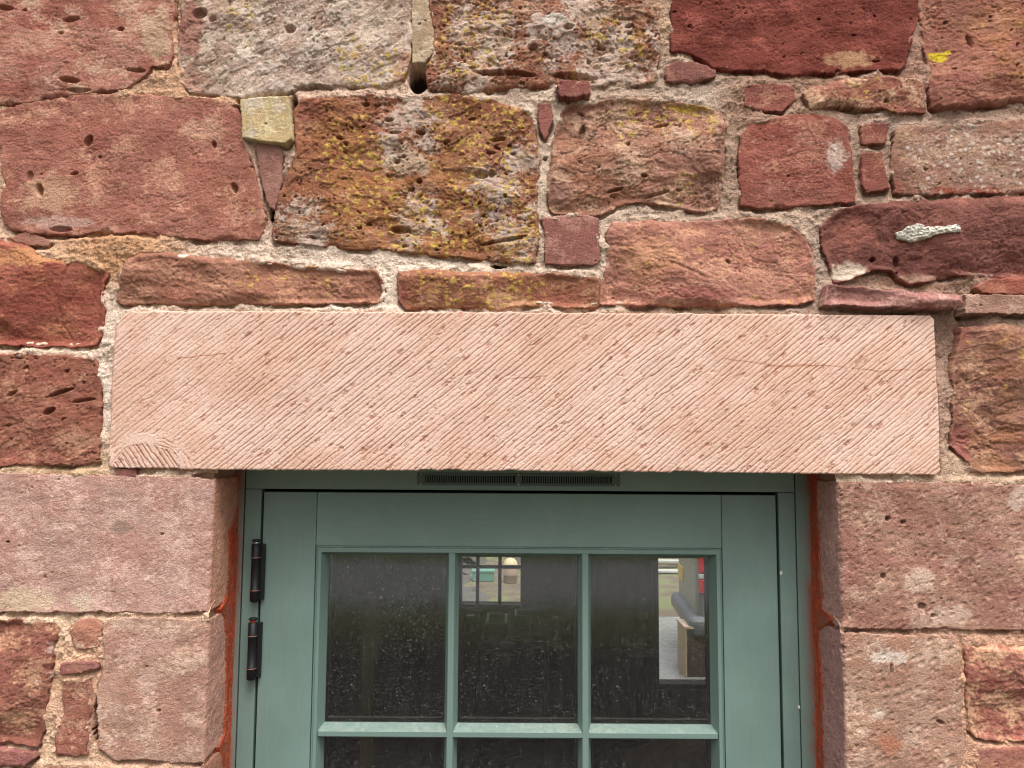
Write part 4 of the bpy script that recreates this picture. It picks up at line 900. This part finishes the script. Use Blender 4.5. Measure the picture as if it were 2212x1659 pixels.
pm = N(t, 'ShaderNodeMath', operation='MULTIPLY'); t.links.new(rng_map(t, nb2.outputs[0], .46, .54, 0, .9), pm.inputs[0]); t.links.new(rng_map(t, sp.outputs['Y'], 3, 4, 0, 1), pm.inputs[1])
soil = mixrgb(t, 'MIX', rng_map(t, sp.outputs['Y'], 3, 4, 0, 1), (.07, .056, .048), soil)
col = mixrgb(t, 'MIX', pm.outputs[0], soil, grass)
col = mixrgb(t, 'MIX', rng_map(t, yv.outputs[0], -4.5, -6.5, 0, .8), col, grass)
col = mixrgb(t, 'MIX', rng_map(t, yv.outputs[0], -6.3, -8.0, 0, 1), col, grav)
col = mixrgb(t, 'MIX', rng_map(t, yv.outputs[0], -10.3, -11.8, 0, 1), col, grass)
t.links.new(col, b.inputs['Base Color']); b.inputs['Roughness'].default_value = .9
bp = N(t, 'ShaderNodeBump'); bp.inputs['Strength'].default_value = .8; bp.inputs['Distance'].default_value = .03
t.links.new(nf.outputs[0], bp.inputs['Height']); t.links.new(bp.outputs[0], b.inputs['Normal'])
g = MB(); g.box(-120, 120, -120, 120, -.4, 0.0); struct(g.done('ground', M_GROUND))
M_WATER = flat('muddy_puddle_water', (.10, .08, .065), .05, .6)
def blob(name, us, vs__, ra, rb, m, seedn, z0, z1):
    x, y = G(us, vs__); f = MB(); rng = random.Random(seedn); n_ = 40
    ph = [rng.uniform(0, 6.28) for _ in range(4)]
    pts = []
    for i in range(n_):
        a = 2 * math.pi * i / n_; k = 1 + .2 * math.sin(2 * a + ph[0]) + .14 * math.sin(3 * a + ph[1]) + .08 * math.sin(7 * a + ph[2])
        pts.append((x + ra * k * math.cos(a), y + rb * k * math.sin(a)))
    f.prism(pts, 'z', z0, z1); return f.done(name, m)
for a in ((1755, 2228, .26, .55, 11), (1735, 2120, .30, .9, 12), (1760, 2090, .3, 1.2, 13), (1715, 2175, .18, .6, 14), (1935, 2095, .16, 1.2, 15)):
    struct(blob('puddle', *a[:4], M_WATER, a[4], -.02, .004))
m, t, b = mat('wet_concrete'); M_WET = m
n1 = noise_node(t, 6, 5, .65); n2 = noise_node(t, 40, 4, .6)
t.links.new(mixrgb(t, 'MIX', rng_map(t, n2.outputs[0], .3, .7, 0, 1), (.20, .19, .185), (.34, .33, .32)), b.inputs['Base Color'])
t.links.new(rng_map(t, n1.outputs[0], .4, .6, .06, .45), b.inputs['Roughness'])
g = MB()
ax_, ay_ = G(2462, 2570); bx_, by_ = G(2470, 2315)
g.box(.7, 4.5, 4.6, by_, -.1, .008); struct(g.done('wet_paving', M_WET))

# ------------------------------------------------------------------ the dark room behind the glass
YR = 4.2
room = thing('inner_room', 'dim unlit room behind the door glass, with openings in its far wall', 'room', (0, .48, 0))
M_INT = flat('dark_room_wall', (.014, .012, .012), .9, .2, var=.4, sc=5); M_FLOOR = flat('earth_floor', (.028, .022, .018), .9, .2, var=.4, sc=9)  # wall colour near black, blotchy in tone
wx0 = float(S(1688, 2263, YR)[0]); wx1 = float(S(1953, 2263, YR)[0]); wz0 = float(S(1900, 2263, YR)[1]) - .035; wz1 = 1.95
dx0 = float(S(2461, 2400, YR)[0]); dx1 = dx0 + 1.15; dz0 = float(S(2560, 2560, YR)[1]) - .05; dz1 = 2.1
f = MB()
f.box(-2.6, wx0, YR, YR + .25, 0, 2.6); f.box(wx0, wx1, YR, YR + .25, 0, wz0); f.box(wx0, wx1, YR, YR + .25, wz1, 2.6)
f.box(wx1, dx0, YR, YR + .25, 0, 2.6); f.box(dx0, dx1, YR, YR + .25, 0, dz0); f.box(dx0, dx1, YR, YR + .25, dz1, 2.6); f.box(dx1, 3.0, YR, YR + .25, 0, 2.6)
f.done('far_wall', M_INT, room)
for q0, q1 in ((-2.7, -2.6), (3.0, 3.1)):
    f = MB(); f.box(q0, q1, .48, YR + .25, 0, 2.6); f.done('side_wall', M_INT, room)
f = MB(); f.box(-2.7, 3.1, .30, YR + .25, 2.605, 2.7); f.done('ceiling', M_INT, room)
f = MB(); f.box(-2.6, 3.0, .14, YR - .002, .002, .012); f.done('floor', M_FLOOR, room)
f = MB()
bz = float(S(1900, 2130, YR)[1]); b1 = float(S(1790, 2200, YR)[0]); b2 = float(S(1874, 2200, YR)[0])
for a in (b1, b2): f.box(a - .012, a + .012, YR + .04, YR + .07, wz0, wz1)
for a in (bz, bz + .42): f.box(wx0, wx1, YR + .038, YR + .072, a - .011, a + .011)
f.box(wx0, wx1, YR + .036, YR + .08, wz0, wz0 + .02); 
win = f.done('rear_window', M_BLACK, room, 'small paned rear window looking onto muddy ground')
f = MB(); f.box(dx0, dx0 + .025, YR + .03, YR + .12, dz0, dz1); f.box(dx0 + .026, dx1, YR + .03, YR + .12, dz0, dz0 + .03); f.done('doorway_frame', M_BLACK, room)

def part_thing(name, label, cat, loc, group=None): return thing(name, label, cat, loc, group)
# ochre plank standing inside
x0, z0_ = S(1355, 2600, 2.0); x1, _ = S(1398, 2600, 2.0); zt_ = float(S(1376, 2240, 2.0)[1])
M_OCHW = flat('ochre_timber', (.62, .38, .13), .8, .3, sc=14)
f = MB(); f.box(float(x0), float(x1), 2.0, 2.03, .012, zt_, .002); o = f.done('timber_plank', M_OCHW); o['label'] = 'ochre timber plank standing upright inside, behind the left pane'; o['category'] = 'plank'
# black sheet with folds
n_ = 90; xa_ = float(S(2190, 2300, 3.9)[0]); xb_ = float(S(2455, 2300, 3.9)[0])
xx = np.linspace(xa_, xb_, n_); Zs = np.linspace(.25, 2.2, 12)
Xg, Zg = np.meshgrid(xx, Zs); Yg = 3.95 + .014 * np.sin((Xg - xa_) * 34 + .6 * np.sin(Zg * 3)) + .004 * np.sin((Xg - xa_) * 80)
me = grid_mesh('hanging_sheet', Xg, Yg, Zg, np.ones((11, n_ - 1), bool), np.full(Xg.shape + (3,), .02))
M_SHEET = flat('black_plastic_sheet', (.022, .022, .024), .38, .5)
o = link('hanging_sheet', me, M_SHEET, None, (xa_, 3.95, .25)); o['label'] = 'black plastic sheet hanging in folds left of the rear doorway'; o['category'] = 'sheet'
sm = o.modifiers.new('thickness', 'SOLIDIFY'); sm.thickness = .003
xn, zn = S(2412, 2311, 3.9); M_PAPER = flat('grey_card', (.30, .28, .30), .8, .2)
f = MB(); f.box(float(xn) - .032, float(xn) + .032, 3.895, 3.899, float(zn) - .026, float(zn) + .026, mtx=None); o = f.done('paper_notice', M_PAPER, None)
o['label'] = 'small grey card pinned on the black sheet'; o['category'] = 'card'
# bench with tubs
YB_ = 3.1
def SX(rx, ry, dy=0.0):   # measure -> point on a plane standing on the bench
    return tuple(float(q) for q in S(1180 + rx / 1.9745, 2040 + ry / 1.9745, YB_ + dy))
bt = SX(1300, 690)[1]
M_WOOD = flat('dark_bench_wood', (.03, .024, .02), .8, .3)
be = thing('workbench', 'dark workbench under the rear window, loaded with tubs', 'bench', (0, YB_ + .3, 0))
bxa, bxb = SX(1085, 600)[0], SX(1850, 600)[0]
f = MB(); f.box(bxa, bxb, YB_ - .08, YB_ + .55, bt - .05, bt, .004); f.done('bench_top', M_WOOD, be)
for lx in (bxa + .05, bxb - .05):
    for ly in (YB_, YB_ + .48):
        f = MB(); f.box(lx - .04, lx + .04, ly - .04, ly + .04, .012, bt - .051, .003); f.done('leg', M_WOOD, be)
def tub(x0, x1, zt, zb, body, lid, label, name='tub'):
    r = (x1 - x0) / 2; cx = (x0 + x1) / 2
    f = MB(); f.lathe([(r * .82, zb), (r * .86, zb + .004), (r * .96, zt - .03)], cx, YB_ + .12, 28)
    o = f.done(name, body); o['label'] = label; o['category'] = 'tub'
    f = MB(); f.lathe([(r * .97, zt - .0295), (r, zt - .028), (r, zt - .004), (r * .95, zt)], cx, YB_ + .12, 28); f.done('lid', lid, o)
M_BLUE = flat('blue_plastic', (.08, .22, .48), .4); M_WPL = flat('white_plastic', (.8, .82, .82), .4); M_SLATE = flat('slate_blue_plastic', (.40, .43, .52), .4); M_OLIVE = flat('olive_card', (.40, .36, .24), .8)
a = SX(1115, 545, .06); c_ = SX(1185, 630, .06); tub(a[0], c_[0], a[1], bt + .001, M_BLUE, M_WPL, 'blue tub with white lid on the workbench')
a = SX(1152, 500, .28); c_ = SX(1236, 540, .28)
f = MB(); r = (c_[0] - a[0]) / 2; cx = (a[0] + c_[0]) / 2; zc = c_[1]
f.lathe([(r * .5, bt + .001), (r * .55, zc - .01), (r * .6, zc), (r, a[1] - .005), (r, a[1]), (r * .92, a[1]), (r * .5, zc + .012)], cx, YB_ + .32, 28); o = f.done('bowl', M_WPL); o['label'] = 'white bowl on a stand behind the blue tub'; o['category'] = 'bowl'
a = SX(1275, 585); c_ = SX(1420, 628)
f = MB(); f.box(a[0], c_[0], YB_, YB_ + .26, bt + .001, a[1] - .018, .006); o = f.done('storage_box', M_OLIVE); o['label'] = 'olive box with a pale rimmed lid at the middle of the workbench'; o['category'] = 'box'
f = MB()
for q in ((a[0] - .006, c_[0] + .006, YB_ - .006, YB_ + .008), (a[0] - .006, c_[0] + .006, YB_ + .25, YB_ + .266), (a[0] - .006, a[0] + .01, YB_ + .0085, YB_ + .2495), (c_[0] - .01, c_[0] + .006, YB_ + .0085, YB_ + .2495)): f.box(q[0], q[1], q[2], q[3], a[1] - .017, a[1], .002)
f.done('rim', M_WPL, o)
for (ra, rb, rc, rd, lab, yy) in ((1485, 532, 1602, 640, 'tall slate blue plastic crate at the right of the workbench', .22), (1598, 590, 1672, 680, 'low slate blue plastic crate in front of the tall one', .0)):
    a = SX(ra, rb, yy); c_ = SX(rc, rd, yy)
    f = MB(); wl = .008; q0, q1, y0, y1 = a[0], c_[0], YB_ + yy, YB_ + yy + .2
    f.box(q0, q1, y0, y0 + wl, bt + .001, a[1], .002); f.box(q0, q1, y1 - wl, y1, bt + .001, a[1], .002); f.box(q0, q0 + wl, y0 + wl + .001, y1 - wl - .001, bt + .001, a[1]); f.box(q1 - wl, q1, y0 + wl + .001, y1 - wl - .001, bt + .001, a[1]); f.box(q0 + wl, q1 - wl, y0 + wl, y1 - wl, bt + .002, bt + .01)
    o = f.done('plastic_crate', M_SLATE); o['label'] = lab; o['category'] = 'crate'; o['group'] = 'slate blue crates on the workbench'
pts = [SX(*q) for q in ((1425, 690), (1460, 675), (1530, 680), (1640, 698), (1720, 712), (1800, 740))]
f = MB(); f.tube([(p_[0], YB_ - .09 - .01 * i, p_[1] + .012) for i, p_ in enumerate(pts)], .006, 8); o = f.done('cord', M_WPL); o['label'] = 'pale cord trailing off the front of the workbench'; o['category'] = 'cord'
# brown dust sheet on the floor under the doorway
Xg, Yg = np.meshgrid(np.linspace(.75, 2.2, 70), np.linspace(3.3, 4.1, 40))
ee = np.minimum.reduce([(Xg - .75) / .3, (2.2 - Xg) / .3, (Yg - 3.3) / .25, (4.1 - Yg) / .25]); ee = np.clip(ee, 0, 1)
Hg = .014 + sstep(0, 1, ee) * (.17 + .06 * fbm(Xg, Yg, 3, 3, 77) + .05 * np.abs(fbm(Xg + .3 * Yg, Yg, 9, 3, 78)))
M_BRN = flat('brown_dust_sheet', (.16, .095, .065), .85, .2, sc=8)
me = grid_mesh('dust_sheet', Xg, Yg, Hg, np.ones((39, 69), bool), np.full(Xg.shape + (3,), .1))
o = link('dust_sheet', me, M_BRN, None, (1.4, 3.7, .014)); o['label'] = 'heap of brown dust sheet on the floor below the rear doorway'; o['category'] = 'dust sheet'

# ------------------------------------------------------------------ the yard behind
# plywood box on the wet paving
fx, fy = G(2180 + 772 / 1.9745, 2040 + 1000 / 1.9745); rx_, ry_ = G(2180 + 706 / 1.9745, 2040 + 925 / 1.9745)
top = float(S(2571, 2351, fy)[1])
cw, cd = .62, max(.25, ry_ - fy)
pb = thing('wooden_box', 'plywood box with a dark open front on the wet paving, seen through the rear doorway', 'box', (fx + cw / 2, fy + cd / 2, .008))
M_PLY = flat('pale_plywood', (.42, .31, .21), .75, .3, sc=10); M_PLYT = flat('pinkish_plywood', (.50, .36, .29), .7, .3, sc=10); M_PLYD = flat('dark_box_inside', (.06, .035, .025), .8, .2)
f = MB(); f.box(fx, fx + .016, fy, fy + cd, .009, top - .02, .001); f.done('side_panel', M_PLY, pb)
f = MB(); f.box(fx + cw - .016, fx + cw, fy, fy + cd, .009, top - .02, .001); f.done('side_panel', M_PLY, pb)
f = MB(); f.box(fx - .004, fx + cw + .004, fy - .004, fy + cd + .004, top - .0195, top, .001); f.done('top_panel', M_PLYT, pb)
f = MB(); f.box(fx + .0165, fx + cw - .0165, fy + .03, fy + .045, .010, top - .02); f.done('dark_front_fill', M_PLYD, pb)  # dark sheet across the open front, stands for the unlit inside
f = MB(); f.box(fx + .0165, fx + cw - .0165, fy + cd - .014, fy + cd - .002, .010, top - .02); f.done('back_panel', M_PLY, pb)
# silver van
YV = 5.75
vx = float(S(2612, 2200, YV)[0])
van = thing('silver_van', 'rear corner of a silver van with red tail light, parked in the yard behind', 'van', (vx, YV, 0))
M_SILV = flat('silver_car_paint', (.24, .24, .25), .35, .5, .3, .05); M_BUMP = flat('grey_bumper_plastic', (.13, .135, .155), .45, .5); M_RED = flat('red_lamp_lens', (.55, .015, .02), .15, .6); M_LENS = flat('clear_lamp_lens', (.5, .48, .48), .15, .6)
M_PLATE = flat('yellow_plate', (.62, .40, .05), .4); M_TYRE = flat('tyre_rubber', (.02, .02, .02), .8); M_VG = flat('dark_van_glass', (.02, .025, .03), .1, .6)
f = MB(); f.box(vx, vx + 3.9, YV, YV + 1.25, .44, 1.12, .09, 4); f.done('body', M_SILV, van)
f = MB(); f.box(vx + .05, vx + 2.9, YV + .06, YV + 1.19, 1.06, 1.9, .12, 4); f.done('cabin', M_SILV, van)
f = MB(); f.box(vx + .3, vx + 2.5, YV + .045, YV + .07, 1.2, 1.7, .01); f.done('side_window', M_VG, van)
tl0, tl1 = float(S(2618, 2200, YV)[1]), 0
for z0_, z1_, mm, nm_ in ((.735, .856, M_RED, 'tail_light'), (.859, .908, M_LENS, 'reversing_light'), (.911, 1.10, M_RED, 'tail_light')):
    f = MB(); f.box(vx + .02, vx + .13, YV - .012, YV + .1, z0_, z1_, .012); f.done(nm_, mm, van)
f = MB(); f.box(vx - .075, vx + .30, YV - .04, YV + 1.29, .355, .535, .07, 4); f.done('bumper', M_BUMP, van)
f = MB(); f.box(vx - .012, vx + .02, YV + .80, YV + 1.15, .70, .84, .004); f.done('number_plate', M_PLATE, van)
for wx_ in (vx + .75, vx + 3.1):
    for wy_ in (YV + .1, YV + 1.15):
        f = MB(); f.lathe([(.17, -.1), (.30, -.1), (.32, -.07), (.32, .07), (.30, .1), (.17, .1)], 0, 0, 32, Matrix.Translation((wx_, wy_, .32)) @ Matrix.Rotation(math.radians(90), 4, 'X')); f.done('wheel', M_TYRE, van)
van.rotation_euler = (0, 0, math.radians(-4.5))
# pale planks on the ground beyond
M_PLK = flat('weathered_white_board', (.45, .43, .40), .8, .3, sc=12)
labs = ('uppermost pale board leaning over the pile beyond the van', 'middle pale board lying in the pile left of the van', 'lowest pale board flat on the ground left of the van')
for i, (us, vs__, L_, rz_, z_) in enumerate(((2500, 2118, 1.4, -.5, .30), (2490, 2130, 1.6, .15, .10), (2492, 2150, 1.3, .05, .02))):
    x, y = G(us, vs__); f = MB(); f.box(-L_ / 2, L_ / 2, -.09, .09, 0, .035, .004)
    o = f.done('loose_board', M_PLK, None, None, (0, 0, 0)); o.location = (x, y, z_); o.rotation_euler = (0, .12 if i == 0 else .02, rz_); o['label'] = labs[i]; o['category'] = 'board'; o['group'] = 'pale boards piled in the yard'
# green crate and cream topped drum seen through the rear window
M_GRN = flat('green_plastic', (.12, .26, .20), .45); M_CRM = flat('cream_lid', (.62, .50, .30), .6); M_DRM = flat('weathered_drum', (.25, .17, .12), .8)
x, y = G(1811, 2182); s_ = (y - CAMY)
f = MB(); hw = 40 / 2885 * s_; hz_ = 33 / 2885 * s_
f.box(x - hw, x + hw, y, y + .3, .001, hz_, .012); f.box(x - hw - .012, x + hw + .012, y - .012, y + .312, hz_ + .0005, hz_ + .03, .006)
o = f.done('green_crate', M_GRN); o['label'] = 'green plastic crate on the mud, seen through the rear window'; o['category'] = 'crate'
x, y = G(1914, 2190); s_ = (y - CAMY); r = 26 / 2885 * s_; hz_ = 56 / 2885 * s_
f = MB(); f.lathe([(r * .95, 0), (r, .02), (r, hz_ * .5), (r * 1.03, hz_ * .52), (r, hz_ * .55), (r, hz_)], x, y + r, 32); o = f.done('drum', M_DRM); o['label'] = 'brown drum with a domed cream lid, right in the rear window'; o['category'] = 'drum'
f = MB(); f.lathe([(r * 1.04, hz_ + .001), (r * 1.05, hz_ + .03), (r * .9, hz_ + .09), (r * .55, hz_ + .13), (r * .1, hz_ + .145)], x, y + r, 32); f.done('lid', M_CRM, o)
